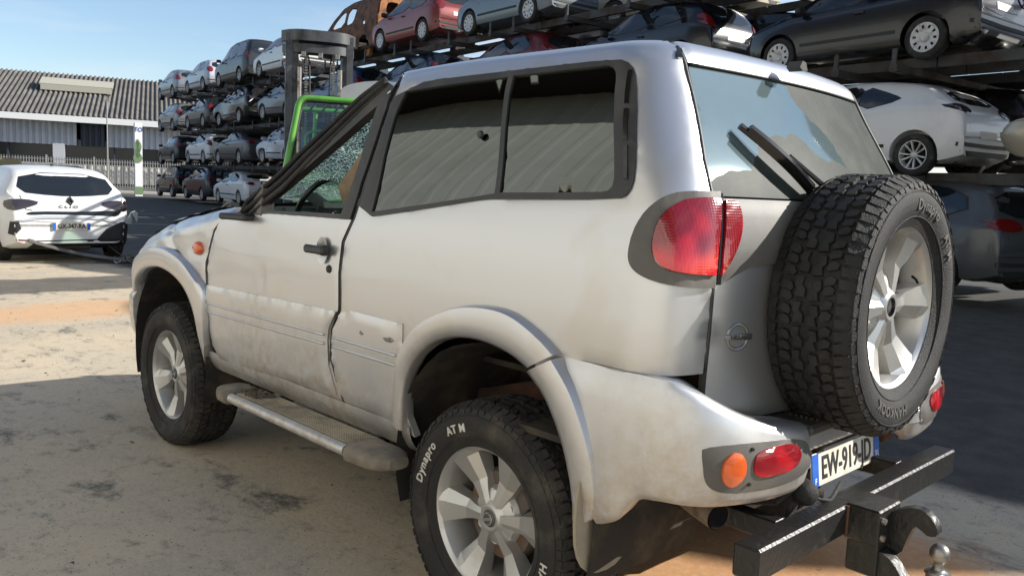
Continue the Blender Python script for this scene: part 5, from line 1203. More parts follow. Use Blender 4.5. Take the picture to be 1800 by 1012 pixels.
# ---- the row of racks, running away along the yard
RA = math.atan2(-.13, 1.0); RE = Vector((math.cos(RA), math.sin(RA), 0)); RN = Vector((-RE.y, RE.x, 0))
def rowp(x, back=0., z=0.): return Vector((x, -11.9-.13*(x-15), z))-RN*(.78+back)
LV = [.20, 1.93, 3.64, 5.36]
COLX = {0: 42.6, 1: 37.4, 2: 32.2, 3: 27.1, 4: 22.1, 5: 17.3, 6: 12.5, 7: 7.75, 8: 3.05, 9: -1.9, 10: -6.8, 11: -11.6}
G1 = 'scrap cars stacked on the steel racks'
def rc_(c, lv, sh, col, label, back=0., dx=0., dz=0., dyaw=0., **k):
    p = rowp(COLX[c]+dx, back, LV[lv-1]+dz); return car(sh, col, label, p, RA+dyaw, group=G1, **k)
V_ = [
 # column 0 (farthest) to 3, seen past the forklift
 (0, 4, 'round', 'silver_grey', 'silver rounded hatchback at the left end of the top rack level, beside the sky', {}),
 (1, 4, 'hatch', 'pearl_grey', 'pale silver small hatchback on the top level, second from the left end', dict(crush=.05)),
 (2, 4, 'mpv', 'dark_grey', 'tall dark grey van with roof rails on the top level, third from the left', {}),
 (3, 4, 'sedan', 'white_paint', 'white car on the top level just left of the forklift mast', {}),
 (0, 3, 'hatch', 'silver_grey', 'silver hatchback under the silver rounded one, at the left end of the third level', {}),
 (1, 3, 'hatch', 'dark_grey', 'charcoal hatchback with red lamps, second from the left on the third level', {}),
 (2, 3, 'suv', 'black_paint', 'crumpled black and grey wreck below the tall dark van', dict(crush=.16)),
 (3, 3, 'hatch', 'mid_grey', 'dark grey car with orange tag just left of the mast on the third level', dict(crush=.06)),
 (0, 2, 'round', 'dark_grey', 'dark hatchback at the left end of the second level with its tailgate glass gone', {}),
 (1, 2, 'round', 'white_paint', 'white hatchback with black tailgate, second from the left on the second level', {}),
 (2, 2, 'sedan', 'mid_grey', 'brown grey saloon with red lamps, third on the second level', dict(wheel_style='alloy7')),
 (3, 2, 'hatch', 'pearl_grey', 'stripped silver wreck left of the green cab on the second level', dict(crush=.18)),
 (0, 1, 'suv', 'black_paint', 'black off-road estate on the ground at the left end of the stack', {}),
 (1, 1, 'suv', 'dark_grey', 'grey off-road estate on the ground, second from the left end', {}),
 (2, 1, 'sedan', 'white_paint', 'white car on the ground with its wing mirror folded, above the silver bonnet', {}),
 (3, 1, 'hatch', 'dark_grey', 'dark car on the ground behind the green forklift', dict(crush=.09)),
 (5, 4, 'hatch', 'red_paint', 'red hatchback on the top level beside the burnt van', dict(missing=())),
 (6, 4, 'hatch', 'steel_blue', 'grey blue hatchback with silver hubcaps on the top level, front towards the red one', dict(dz=-.13)),
 (4, 3, 'hatch', 'blue_paint', 'blue hatchback with red lamp below the burnt van', {}),
 (5, 3, 'round', 'navy_paint', 'crumpled navy blue hatchback below the red one, wrapped in film', dict(crush=.10)),
 (6, 3, 'hatch', 'dark_red', 'dark red hatchback below the grey blue one, behind the silver roof', {}),
 (7, 3, 'round', 'night_paint', 'black small car with oval lamp and pale plate above the silver roof', {}),
 (8, 3, 'hatch', 'night_paint', 'large black hatchback with round silver hubcaps on the third level at right', dict(dz=-.13)),
 (8, 2, 'micra', 'white_paint', 'white hatchback with black boomerang lamp and open bumper below the black one', dict(wheel_style='five', dz=-.09, lamp='tail_smoke')),
 (8, 1, 'wagon', 'mid_grey', 'dark grey people carrier with long red lamps behind the spare wheel', dict(wheel_style='alloy7', dx=-.75, dyaw=-.26)),
 (9, 3, 'suv', 'silver_grey', 'silver wreck at the right picture edge beside the black hatchback', dict(crush=.12)),
 (9, 2, 'sedan', 'beige_paint', 'stripped beige front end right of the white hatchback', dict(crush=.2)),
 (9, 1, 'round', 'blue_grey', 'blue grey car at the right edge of the ground row', dict(dx=-1.3)),
]
seen = set()
for c, lv, sh, col, lab, kw in V_:
    kw = dict(kw); far = c < 4; kw.setdefault('wheel_style', 'cap' if c > 4 else 'alloy7'); rc_(c, lv, sh, col, lab, simple=False, **kw); seen.add((c, lv, 0))
# the rest of the rows: mostly hidden behind the others, they fill and shade the yard
cols_ = ['dark_grey', 'black_paint', 'silver_grey', 'navy_paint', 'white_paint', 'mid_grey', 'blue_grey', 'dark_red']; shp = ['hatch', 'round', 'sedan', 'suv', 'wagon', 'hatch']
rf = random.Random(7)
for back in (0, 1):
    for c in range(0, 12):
        for lv in (1, 2, 3, 4):
            if (c, lv, back) in seen or (c == 4 and lv == 4 and not back): continue
            if back and c > 9: continue
            if lv == 4 and c in (7,) and not back: continue
            if lv == 4 and back and c in (7, 8): continue
            if back and lv == 4 and c < 6: continue
            if c >= 8 and lv == 4: continue
            sh = rf.choice(shp); col = rf.choice(cols_) if not back else rf.choice(['dark_grey', 'black_paint', 'navy_paint', 'mid_grey', 'blue_paint'])
            q_ = [v for v in V_ if v[0] == c and v[1] == lv]; cn = col.split('_')[0]; kn = {'hatch': 'hatchback', 'round': 'rounded hatchback', 'sedan': 'saloon', 'suv': 'estate', 'wagon': 'wagon'}[sh]
            on_ = ['on the ground', 'on the second level', 'on the third level', 'on the top level'][lv-1]
            w_ = ['above the silver bonnet', 'beside the forklift', 'left of the forklift', 'behind the forklift cab', 'under the burnt van', 'under the red hatchback', 'under the grey blue hatchback', 'under the black small car', 'near the white boomerang-lamp hatchback', 'at the right edge', 'past the right edge', 'far past the right edge'][c]
            lab = f"{cn} {kn} {on_}, {'far side, ' if back else ''}{w_}"
            p = rowp(COLX[c]+rf.uniform(-.3, .3), 2.35*back, LV[lv-1]); car(sh, col, lab, p, RA+rf.uniform(-.02, .02), group='hidden cars behind the racks' if back else 'half hidden cars on the racks', simple=True)
rc_(7, 4, 'wagon', 'beige_paint', 'pale beige wreck with torn sill on the top level above the silver roof', back=2.3, dx=1.6, crush=.10)
# top row above the black hatchback: only undersides in view
for c in (8, 9, 10, 11): rc_(c, 4, 'suv', 'dark_grey', 'dark car on the top level, its underside '+['above the large black hatchback', 'above the silver wreck at the right edge', 'past the right picture edge', 'farthest past the right picture edge'][c-8], dx=(.5 if c == 8 else 0), simple=True)
rc_(7, 4, 'hatch', 'dark_grey', 'dark car above the black small car, only its wheel and floor in view', dx=-.9)
# ---- rack steelwork
M['rack_steel'] = mat('rack_steel', (.055, .057, .06), .6, metal=.2, col2=(.05, .035, .025), vscale=3, bump=.1)
R3 = Matrix.Rotation(RA, 3, 'Z')
def rk(c0, c1, label):
    x0, x1 = COLX[c0], COLX[c1]; p = rowp((x0+x1)/2, 0); t = thing('storage_rack', label, 'rack', (p.x, p.y, 0), RA, 'steel racks carrying the scrap cars')
    hw = abs(x1-x0)/2/ math.cos(RA)
    for sx in (-hw+.0,):
        b = MB(); b.box((sx+1.3, -1.17, 3.5), (.30, .04, 7.0)); b.box((sx+1.15, -1.17, 3.5), (.03, .30, 7.0)); b.box((sx+1.45, -1.17, 3.5), (.03, .30, 7.0)); b.build('post', M['rack_steel'], t)
    for lv in (2, 3, 4):
        z = LV[lv-1]-.02
        for y in (-.55, .35, -1.75, -2.75):
            b = MB(); b.box((0, y, z-.09), (2*hw-.02, .10, .16)); b.build('beam', M['rack_steel'], t)
        for sx in (-hw+.35, -hw+1.3, -hw+3.2):
            b = MB(); b.box((sx, -1.17, z-.22), (.12, 4.3, .10)); b.box((sx, .96, z-.11), (.07, .03, .34)); b.build('arm', M['rack_steel'], t)
nm_l = ['farthest rack bay at the left end of the stacked cars', 'rack bay under the pale silver small hatchback', 'rack bay under the tall dark van', 'rack bay just behind the forklift mast', 'rack bay under the burnt van', 'rack bay under the red hatchback', 'rack bay with the grey post left of the black small car', 'rack bay carrying the large black hatchback', 'rack bay at the right picture edge', 'rack bay beyond the right edge', 'last rack bay beyond the right edge']
for c in range(11): rk(c, c+1, nm_l[c])

M['scrap_dark'] = mat('scrap_dark', (.03, .028, .026), .8, bump=.3, bscale=20, col2=(.10, .07, .05), vscale=4)
rz = random.Random(33)
def scrap_sheet(p, s_, label, m, rot):
    t = thing('body_panel', label, 'scrap panel', p, rot, None); b = MB(); sd = rz.uniform(0, 50)
    fnn = lambda u, v, o=0: Vector((s_*(u-.5)*1.6, s_*(v-.5)+.10*noise.noise(Vector((u*3, v*3, sd))), s_*.35*noise.noise(Vector((u*2.2, v*2.0, sd+9)))+o))
    b.grid(lambda u, v: fnn(u, v), 9, 6); b.grid(lambda u, v: fnn(u, v, -.012), 9, 6, flip=True); b.build('sheet', m, t, smooth=25)
for k, (x, y, z, s_, lab, m, rot) in enumerate(((.6, -11.2, 2.35, .9, 'crumpled pale wing panel at the right edge beside the white hatchback', PAINT['beige_paint'], .5), (1.2, -12.2, 3.35, .8, 'dark torn panel hanging under the black hatchback', M['scrap_dark'], 1.2), (.3, -10.9, 1.55, .8, 'grey bent panel at the right edge below the second level', PAINT['silver_grey'], .2), (4.8, -10.6, 1.72, .6, 'dark bent strip under the white hatchback', M['scrap_dark'], -.3))):
    scrap_sheet((x, y, z), s_, lab, m, rot)
# ================================================================== workshop hall on the camera's side (mirrored in the windows)
M['clad'] = mat('pale_cladding', (.56, .56, .53), .6, col2=(.50, .50, .46), vscale=.8)
M['clad_dark'] = mat('added_dark_top_coat', (.03, .022, .02), .8)
def corrugated(b, x0, x1, y, z0, z1, pitch=.25, amp=.035, m=0):
    n = int((x1-x0)/pitch); prof = [(0, 0), (.3, 0), (.42, amp), (.58, amp), (.7, 0)]
    v = []
    for i in range(n):
        for u, h in prof: v.append((x0+(i+u)*pitch, y-h, z0)); v.append((x0+(i+u)*pitch, y-h, z1))
    b.add(v, [(2*i, 2*i+2, 2*i+3, 2*i+1) for i in range(len(v)//2-1)], m)
t = thing('workshop_hall', 'pale corrugated hall beside the yard, mirrored in the side windows of the silver car', 'building', (0, 7.6, 0))
b = MB(); corrugated(b, -14, 30, 0, 0, 9.6, .6, .013); b.build('wall_cladding', M['clad'], t, smooth=0)
b = MB(); b.box((8, -.7, 10.3), (44, 1.6, 1.4)); b.box((8, .6, 12.0), (44, 1.0, 5.0)); b.box((8, 3, 6), (44, .2, 11)); b.build('added_dark_top', M['clad_dark'], t)  # unseen dark boxes, added to block bright sky from the window reflections
# ================================================================== far warehouse
A_ = Vector((70, -13.8, 0)); B_ = Vector((66.2, -23.6, 0)); wd = (B_-A_).normalized(); wa = math.atan2(wd.y, wd.x)
M['clad_white'] = mat('white_cladding', (.50, .50, .52), .5, metal=.1, col2=(.44, .44, .46), vscale=.6)
M['roof_sheet'] = mat('fibre_cement_roof', (.105, .096, .085), .95, col2=(.16, .148, .13), vscale=.7, bump=.3, bscale=8)
M['gutter'] = mat('white_gutter', (.78, .77, .74), .5)
M['shop_glass'] = mat('dark_hall_glass', (.012, .014, .017), .15)
M['dark_blue_clad'] = mat('dark_blue_cladding', (.035, .04, .055), .6)  # plain dark blue sheet, also on mullions and rear wall
wh = thing('warehouse', 'long warehouse with grey corrugated roof, white gutter and dark window band in the left distance', 'building', (A_.x, A_.y, 0), wa)
# local x runs along the facade, local +y points away from the yard (left of travel is the yard side)
def whl(b): return b
x0_, x1_ = -34, 46
b = MB(); v = []; n = int((x1_-x0_)/.36)
for i in range(n*8+1):
    x = x0_+i*.36/8*1.0; h = .085*math.cos(i/8*2*PI)
    v += [(x, -.9, 5.42+h), (x, 12.5, 9.75+h)]
b.add(v, [(2*i, 2*i+2, 2*i+3, 2*i+1) for i in range(len(v)//2-1)]); b.build('roof', M['roof_sheet'], wh, smooth=180)
b = MB(); b.box((6, -.95, 5.17), (80, .22, .46)); b.box((6, -.45, 5.2), (80, .9, .05)); b.build('gutter', M['gutter'], wh)
def clad(x0, x1, z0, z1, m, name):
    b = MB(); v = []; n = int((x1-x0)/.42)
    for i in range(n):
        for u, h in ((0, 0), (.22, 0), (.34, .11), (.78, .11), (.9, 0)): v += [(x0+(i+u)*.42, -h, z0), (x0+(i+u)*.42, -h, z1)]
    b.add(v, [(2*i, 2*i+2, 2*i+3, 2*i+1) for i in range(len(v)//2-1)]); b.build(name, m, wh, smooth=0)
clad(x0_, 5.2, 3.25, 5.1, M['clad_white'], 'cladding'); clad(5.3, 7.0, 3.25, 5.1, M['dark_blue_clad'], 'cladding'); clad(7.1, x1_, 3.25, 5.1, M['clad_white'], 'cladding')
b = MB(); b.box((6, .45, 2.0), (80, .1, 3.4)); b.build('glass_wall', M['shop_glass'], wh)
rw_ = random.Random(2)
for i in range(20):
    x = x0_+2+i*3.6; b = MB(); b.box((x, .30, 1.9), (.14, .2, 3.0)); b.build('mullion', M['dark_blue_clad'], wh)
b = MB(); b.box((3.8, .0, 2.6), (.8, .3, 1.5)); b.build('louvre', M['clad_white'], wh)
b = MB(); sl = (9.75-5.42)/13.4; b.box((4.6, 7.0, 8.55), (5.4, 2.3, .12), 0, Matrix.Rotation(math.atan(sl), 3, 'X')); b.box((4.6, 5.95, 8.0), (5.2, .1, .5)); b.build('roof_light', mat('roof_light', (.40, .38, .30), .6), wh)
b = MB(); b.box((6, 12.6, 5), (80, .2, 9.4)); b.build('rear_wall', M['dark_blue_clad'], wh)
# palisade fence in front: posts, rails, and white sheet panels behind
fd = Vector((wd.x, wd.y, 0)); F0 = Vector((60.2, -14.8, 0)); fa2 = wa
M['fence_grey'] = mat('galvanised_fence', (.27, .265, .25), .6, metal=.2, col2=(.32, .31, .29), vscale=3)
M['fence_sheet'] = mat('white_fence_sheet', (.50, .49, .47), .7, col2=(.40, .38, .34), vscale=2)
fn_ = thing('palisade_fence', 'grey metal palisade fence backed with pale ribbed sheet, in front of the warehouse', 'fence', (F0.x, F0.y, 0), fa2)
for i in range(240):
    x = -12+i*.16; b = None
    if i == 0:
        bb = MB(); bb.box((0, 0, 1.15), (.05, .02, 2.1)); bb.v += []; pale = bb.me('pale', [M['fence_grey']], 0, True)
    o = obj('pale', pale, fn_, (x, 0, 0))
for z in (.35, 1.75, 2.05):
    b = MB(); b.box((7.2, .03, z), (38.4, .04, .05)); b.build('rail', M['fence_grey'], fn_)
for i in range(14):
    b = MB(); b.box((-12+i*2.85, .05, 1.15), (.10, .10, 2.35), 0, None, .01); b.build('fence_post', M['fence_grey'], fn_)
b = MB(); v = []
for i in range(60):
    for u, h in ((0, 0), (.5, 0), (.6, .06), (.9, .06)): v += [(-2.5+(i+u)*.42, .45-h, .55), (-2.5+(i+u)*.42, .45-h, 1.80)]
b.add(v, [(2*i, 2*i+2, 2*i+3, 2*i+1) for i in range(len(v)//2-1)]); b.build('ribbed_sheet', M['fence_sheet'], fn_, smooth=0)
b = MB(); b.box((7, .2, .16), (42, .3, .32)); b.build('base_wall', mat('base_concrete', (.34, .33, .30), .9, col2=(.25, .24, .22), vscale=2), fn_)
b = MB(); b.box((0, 0, .06), (46, 3.2, .12)); o = b.build('pavement', mat('pale_pavement', (.40, .37, .32), .9), None, (F0.x+wd.y*1.9+wd.x*6, F0.y-wd.x*1.9+wd.y*6, 0), (0, 0, wa)); o['kind'] = 'structure'
# totem sign and lamp post
M['totem'] = mat('totem_white', (.70, .70, .72), .5); M['green_print'] = mat('green_print', (.13, .20, .10), .6)
tp = Vector((50.6, -14.2, 0)); tt = thing('totem_sign', 'tall narrow white totem sign with green print in front of the fence', 'sign', (49.75, -16.3, 0), wa+.25)
b = MB(); b.box((0, 0, 2.15), (.42, .22, 4.3), 0, None, .01); b.build('panel', M['totem'], tt)
b = MB(); b.box((-.0, -.135, .35), (.46, .008, .45)); b.build('print', M['green_print'], tt)
b = MB(); 
for z, w_, h_ in ((2.9, .22, .35), (2.6, .14, .4), (2.25, .26, .3), (3.15, .10, .2)): b.grid(lambda u, v, z=z, w_=w_, h_=h_: Vector((w_*v*math.cos(u*2*PI)-.05, -.134, z+h_*v*math.sin(u*2*PI))), 10, 1)
b.build('leaf_print', M['green_print'], tt)
me_ = text_mesh('TO', .34, .002, True); me_.materials.clear(); me_.materials.append(mat('blue_ink', (.04, .06, .25), .5)); obj('lettering', me_, tt, (0, -.14, 3.9), (PI/2, 0, 0))
lp_ = thing('lamp_post', 'thin grey lamp post rising behind the totem sign', 'lamp post', (57.2, -17.05, 0))
b = MB(); b.tube([(0, 0, 0), (0, 0, 6.3)], [.06, .035], 8); b.build('pole', M['fence_grey'], lp_)
b = MB(); b.box((0, 0, 6.35), (.5, .3, .10), 0, Matrix.Rotation(-.8, 3, 'Z'), .02); b.build('lamp_head', M['car_black'], lp_)
# things along the fence at far left
car('hatch', 'navy_paint', 'dark blue parked car by the fence at the far left edge', (46.5, -6.0, 0), -1.9, 'alloy7', simple=True, name='parked_car')
tk = thing('crate', 'pale yellow wooden crate by the fence at far left', 'crate', (50.0, -9.3, 0), wa)
b = MB(); 
for k in range(5):
    b = MB(); b.box((0, -.55, .2+.36*k), (1.7, .03, .34)); b.build('board', mat('yellow_board', (.42, .33, .17), .8) if k == 0 else M.get('yb', mat('yellow_board', (.42, .33, .17), .8)), tk)
b = MB(); b.box((0, 0, .95), (1.66, 1.0, 1.8)); b.build('box', mat('yellow_box', (.40, .31, .16), .85), tk)
tk = thing('waste_skip', 'dark red steel skip right of the yellow crate', 'skip', (53.0, -12.0, 0), wa)
b = MB(); b.prism([(-1.6, 0), (1.6, 0), (2.0, 1.6), (-2.0, 1.6)], 1, -.9, .9); b.build('hull', mat('skip_red', (.16, .025, .02), .6, col2=(.08, .03, .02), vscale=2), tk)
b = MB(); b.box((0, 0, 1.62), (4.1, 1.95, .10), 0, None, .02); b.build('rim', M['fence_grey'], tk)
# painted lines on the far asphalt
M['line'] = mat('road_paint', (.40, .40, .40), .7, col2=(.14, .14, .14), vscale=3, thr=(.5, .7))
for k, (p, q) in enumerate((((24.5, -3.6), (20.6, -7.6)), ((19.3, -2.6), (17.0, -5.4)), ((28.5, -7.8), (27.0, -9.3)))):
    a = Vector((*p, 0)); c = Vector((*q, 0)); d = c-a; m_ = (a+c)/2
    b = MB(); b.add([(-d.length/2, -.06, 0), (d.length/2, -.06, 0), (d.length/2, .06, 0), (-d.length/2, .06, 0)], [(0, 1, 2, 3)]); o = b.build('painted_line', M['line'], None, (m_.x, m_.y, .004), (0, 0, math.atan2(d.y, d.x)), smooth=0, fix=False); o['kind'] = 'structure'
# ================================================================== damaged white hatchback at left
SHAPES['clio'] = dict(L=4.05, W=.90, wb=(.70, 3.28), top=[(0, .60), (.015, .82), (.05, .97), (.10, 1.00), (.24, 1.12), (.46, 1.32), (.62, 1.385), (1.0, 1.43), (1.7, 1.44), (2.3, 1.38), (2.8, 1.18), (3.1, 1.0), (3.5, .92), (3.9, .74), (4.05, .55)],
     belt=[(0, .96), (.4, 1.0), (1.5, .96), (2.6, .90), (3.1, .90), (4.05, .70)], sw=[[(.98, 1.10), (1.15, 1.28), (1.65, 1.34), (1.65, 1.0)], [(1.72, .985), (1.72, 1.34), (2.2, 1.29), (2.6, 1.10), (2.78, .96)]],
     rw=[(-.70, 1.05), (-.2, 1.0), (.2, 1.0), (.70, 1.05), (.58, 1.34), (-.58, 1.34)], lamp=[(.38, .90), (.66, .80), (.80, .78), (.86, .84), (.84, .94), (.60, .955)], plate=.56)
cl = car('clio', 'white_paint', 'white hatchback with torn rear bumper hanging to the ground, at the left edge', (12.6, -1.5, 0), math.radians(-2), 'alloy7', lamp='tail_smoke', skip=('bumper_strip', 'number_plate', 'lower_bumper', 'side_moulding', 'tailgate_gap'), name='damaged_car')
cbv = BVHTree.FromPolygons([v.co for v in proto('clio')[0][1].vertices], [tuple(p.vertices) for p in proto('clio')[0][1].polygons])
OFF = (-SHAPES['clio']['wb'][0], 0, 0)
def cp_(name, poly, m, off=.006, th=.014, step=.06, par=cl):
    me = hp(name, poly, cbv, 'B', m, off, th, step); return obj(name, me, par, OFF if par is cl else None)
cp_('bumper_opening', chaikin([(-.66, .70), (-.5, .715), (.3, .73), (.56, .715), (.62, .74), (.50, .775), (-.2, .775), (-.62, .80), (-.74, .80)], 1), 'gloss_black', .004)
cp_('bumper_lip', chaikin([(.78, .64), (.60, .655), (.48, .71), (-.45, .70), (-.70, .60), (-.62, .60), (-.42, .665), (.44, .675), (.58, .625)], 1), 'grey_paint' if 'grey_paint' in M else PAINT['pearl_grey'], .020, .03)
cp_('corner_vent', [(.80, .62), (.70, .62), (.67, .52), (.76, .42), (.82, .44)], 'car_black', .012)
cp_('lower_reflector', [(.74, .345), (.52, .335), (.50, .35), (.74, .365)], 'tail_red', .01)
cp_('lower_grille', [(.56, .20), (.50, .34), (-.36, .36), (-.50, .52), (-.70, .62), (-.86, .62), (-.88, .40), (-.80, .20)], 'car_black', .012)
for sg in (1,): cp_('smoked_lens_piece', chaikin([(.84, .80), (.70, .80), (.70, .92), (.84, .92)], 1), 'tail_smoke', .02, .02)  # small smoked lens piece on the left lamp
cp_('tailgate_gap', line_poly([(.66, 1.0), (.60, .80), (.52, .785)], .014), 'well', .003)
pp = cp_('number_plate', [(-.26, .50), (.26, .50), (.26, .61), (-.26, .61)], 'white_plate', .022, .02)
def rtext(body, size, y, z, m, sx=1, par=cl, bold=True, x=-.03, sp=1.):
    me = text_mesh(body, size, .001, bold, sp)
    for v in me.vertices: v.co.x *= sx
    me.materials.clear(); me.materials.append(M[m] if m in M else m)
    loc, nor, i_, d_ = cbv.ray_cast(Vector((-2, y, z)), Vector((1, 0, 0)))
    return obj('lettering', me, par, (loc.x+OFF[0]+x, y, z), RB)
rtext('GX-347-RA', .098, 0, .555, 'ink', .80); 
for y, s_ in ((.238, 1), (-.238, 1)):
    b = MB(); loc, nor, i_, d_ = cbv.ray_cast(Vector((-2, y, .555)), Vector((1, 0, 0))); b.box((loc.x+OFF[0]-.027, y, .555), (.004, .042, .106)); b.build('blue_band', M['plate_blue'], cl)
rtext('CLIO', .060, .03, .845, 'ink', 1.5, sp=1.5, x=-.012)
loc, nor, i_, d_ = cbv.ray_cast(Vector((-2, 0, .93)), Vector((1, 0, 0)))
b = MB(); cx_ = loc.x+OFF[0]
dm = [(0, .075), (.052, 0), (0, -.075), (-.052, 0)]; di = [(0, .042), (.028, 0), (0, -.042), (-.028, 0)]
b.add([(cx_-.02, y, .93+z) for y, z in dm]+[(cx_-.024, y, .93+z) for y, z in di]+[(cx_+.02, y, .93+z) for y, z in dm]+[(cx_-.008, y, .93+z) for y, z in di], [(i, (i+1) % 4, 4+(i+1) % 4, 4+i) for i in range(4)]+[(i+8, (i+1) % 4+8, (i+1) % 4, i) for i in range(4)]+[(4+i, 4+(i+1) % 4, 12+(i+1) % 4, 12+i) for i in range(4)]+[(12, 13, 14, 15)])
b.build('badge', M['car_black'], cl, smooth=0)
b = MB(); b.prism([(-.02, 0), (.05, 0), (.03, .05), (.015, .055)], 1, -.02, .02); b.build('roof_aerial', M['car_black'], cl, (.35, -.0, 1.43))
# torn bumper flap on the right and strip hanging down
b = MB(); q = [(-.70, -.78, .60), (-.72, -.86, .78), (-.66, -.93, .80), (-.60, -1.00, .76), (-.62, -.98, .62), (-.55, -.95, .68), (-.60, -.90, .58)]
b.add([Vector(p)+Vector((d, 0, 0)) for d in (0, .02) for p in q], [(0, 1, 2, 3, 4, 5, 6), (13, 12, 11, 10, 9, 8, 7)]+[(i, (i+1) % 7, 7+(i+1) % 7, 7+i) for i in range(7)]); b.build('torn_bumper_flap', PAINT['white_paint'], cl, smooth=0)
b = MB(); S_ = [(-.70, .58, .33), (-.74, .35, .25), (-.80, .05, .16), (-.88, -.35, .08), (-.95, -.75, .03), (-.98, -1.05, .02)]
for a_, h_ in ((0, .0),):
    pts = catm([tuple(p) for p in S_], 4); v = []
    for i, p in enumerate(pts):
        w_ = .05+.05*i/len(pts); n_ = .01*noise.noise(Vector((i*.7, 0, 0)))
        v += [(p[0]-w_, p[1], p[2]+n_), (p[0]-w_*.3, p[1], p[2]+.045+n_), (p[0]+w_, p[1], p[2]+.02), (p[0], p[1], p[2]-.01 if p[2] > .03 else .008)]
    b.add(v, [(i*4+j, i*4+(j+1) % 4, (i+1)*4+(j+1) % 4, (i+1)*4+j) for i in range(len(pts)-1) for j in range(4)]+[(0, 1, 2, 3), tuple(len(v)-1-j for j in range(4))])
b.build('hanging_strip', M['grey_plastic'], cl, smooth=40)
b = MB(); b.tube([(-.45, .45, .30), (-.5, -.3, .28)], .10, 12); b.tube([(-.5, -.4, .42), (-.55, -.5, .30), (-.62, -.7, .12), (-.6, -.85, .05)], .008, 6); b.build('silencer', M['brake'], cl)
b = MB(); rr_ = random.Random(9)
for k in range(10): b = MB(); b.box((-.55+rr_.uniform(-.08, .08), -.62+rr_.uniform(-.16, .14), .48+rr_.uniform(-.16, .12)), (rr_.uniform(.05, .14), rr_.uniform(.04, .1), rr_.uniform(.04, .12)), 0, Matrix.Rotation(rr_.uniform(0, 3), 3, 'X'), .008); b.build('torn_bracket', M[['brake', 'steel', 'car_black'][k % 3]], cl)
# broken bits on the ground by its wheel
cm_ = Matrix.Translation((12.6, -1.5, 0)) @ Matrix.Rotation(math.radians(-2), 4, 'Z')
b = MB()
for k in range(130):
    p = cm_ @ Vector((-.95+rr_.gauss(0, .09), -.88+rr_.gauss(0, .20), .02+abs(rr_.gauss(0, .035)))); r = rr_.uniform(.012, .05)
    q = [Vector((rr_.uniform(-1, 1), rr_.uniform(-1, 1), rr_.uniform(-.5, .8)))*r for _ in range(4)]; b.add([p+w for w in q], [(0, 1, 2), (0, 2, 3), (0, 3, 1), (1, 3, 2)], k % 3)
o = b.build('broken_pieces', [mat('debris_brown', (.22, .15, .10), .9), M['car_black'], mat('debris_grey', (.35, .34, .32), .8)], smooth=0); o['kind'] = 'stuff'; o['label'] = 'small pile of broken plastic and soil under the torn bumper of the white car'; o['category'] = 'debris'
car('round', 'white_paint', 'second white car, only its roof showing behind the damaged white hatchback', (16.6, .55, 0), math.radians(14), 'cap', simple=True, name='parked_car')
# ================================================================== burnt van on the top level
bv_p = rowp(20.9, .1, LV[3]-.05); bvn = thing('burnt_van', 'burnt out rusty van shell without windows on the top rack level', 'van', bv_p, RA)
def van_w(z): return .87-.20*max(0, (z-1.05)/.75)**1.5
side_o = [(-.80, .28), (-.82, 1.2), (-.76, 1.60), (-.62, 1.76), (-.2, 1.82), (1.2, 1.80), (1.75, 1.70), (2.35, 1.35), (2.75, 1.06), (3.3, .98), (3.5, .62), (3.5, .35), (3.1, .30), (3.0, .62), (2.7, .74), (2.4, .62), (2.3, .28), (.42, .26), (.34, .55), (.1, .68), (-.2, .60), (-.38, .30)]
hl1 = [(.75, 1.12), (.72, 1.50), (.80, 1.60), (1.28, 1.58), (1.30, 1.15), (1.22, 1.08)]; hl2 = [(1.42, 1.08), (1.42, 1.56), (1.75, 1.52), (2.22, 1.24), (2.38, 1.06)]; hl3 = [(-.05, .98), (.10, .98), (.10, 1.08), (-.05, 1.08)]
for sg in (1, -1):
    V, T = cdt(side_o, [chaikin(hl1, 1), chaikin(hl2, 1), hl3], .10, .07)
    v, f = surf_panel(V, T, lambda x, z, sg=sg: (x, sg*(van_w(z)+.012*noise.noise(Vector((x*3, sg, z*3)))), z), 0, .03, 0)
    o = obj('side_panel', mesh('side_panel', v, f, M['burnt'] if 'burnt' in M else M.setdefault('burnt', mat('burnt_metal', (.17, .075, .035), .8, bump=.5, bscale=18, col2=(.045, .026, .018), vscale=3.5, thr=(.42, .62))), None, 40), bvn)
b = MB(); b.grid(lambda u, v: Vector((-.62+2.4*u, (2*v-1)*.66, 1.80-.10*max(0, u-.75)*4*.5-.03*abs(2*v-1)**3+.02*noise.noise(Vector((u*6, v*5, 0))))), 16, 8); b.build('roof', M['burnt'], bvn)
V, T = cdt([(-.84, .40), (.84, .40), (.86, 1.05), (.76, 1.55), (.64, 1.76), (-.64, 1.76), (-.76, 1.55), (-.86, 1.05)], [chaikin([(-.58, 1.12), (-.1, 1.10), (-.1, 1.58), (-.50, 1.60), (-.60, 1.4)], 1), chaikin([(.10, 1.10), (.58, 1.12), (.60, 1.4), (.50, 1.60), (.10, 1.58)], 1), [(.3, .5), (.6, .48), (.5, .72), (.28, .70)]], .10, .07)
v, f = surf_panel(V, T, lambda y, z: (-.80-.04*(1-abs(y))+.015*noise.noise(Vector((y*4, z*4, 3)))+.10*max(0, z-1.3), y, z), 0, .05, 0); obj('rear_door', mesh('rear_door', v, f, M['rust_orange'], None, 40), bvn)
b = MB(); b.box((1.2, 0, .30), (4.2, 1.6, .10)); b.box((1.9, 0, .95), (.08, 1.6, .2)); b.box((2.9, 0, .6), (.9, 1.3, .5), 0, None, .08); b.tube([(0, -.7, .2), (0, .7, .2)], .06, 8); b.build('floor', M['dark'], bvn)
b = MB(); b.grid(lambda u, v: Vector((2.35+1.1*u, (2*v-1)*.8, 1.06-.10*u*u*3+.03*noise.noise(Vector((u*3, v*3, 7))))), 8, 8); b.build('bonnet', M['burnt'], bvn)
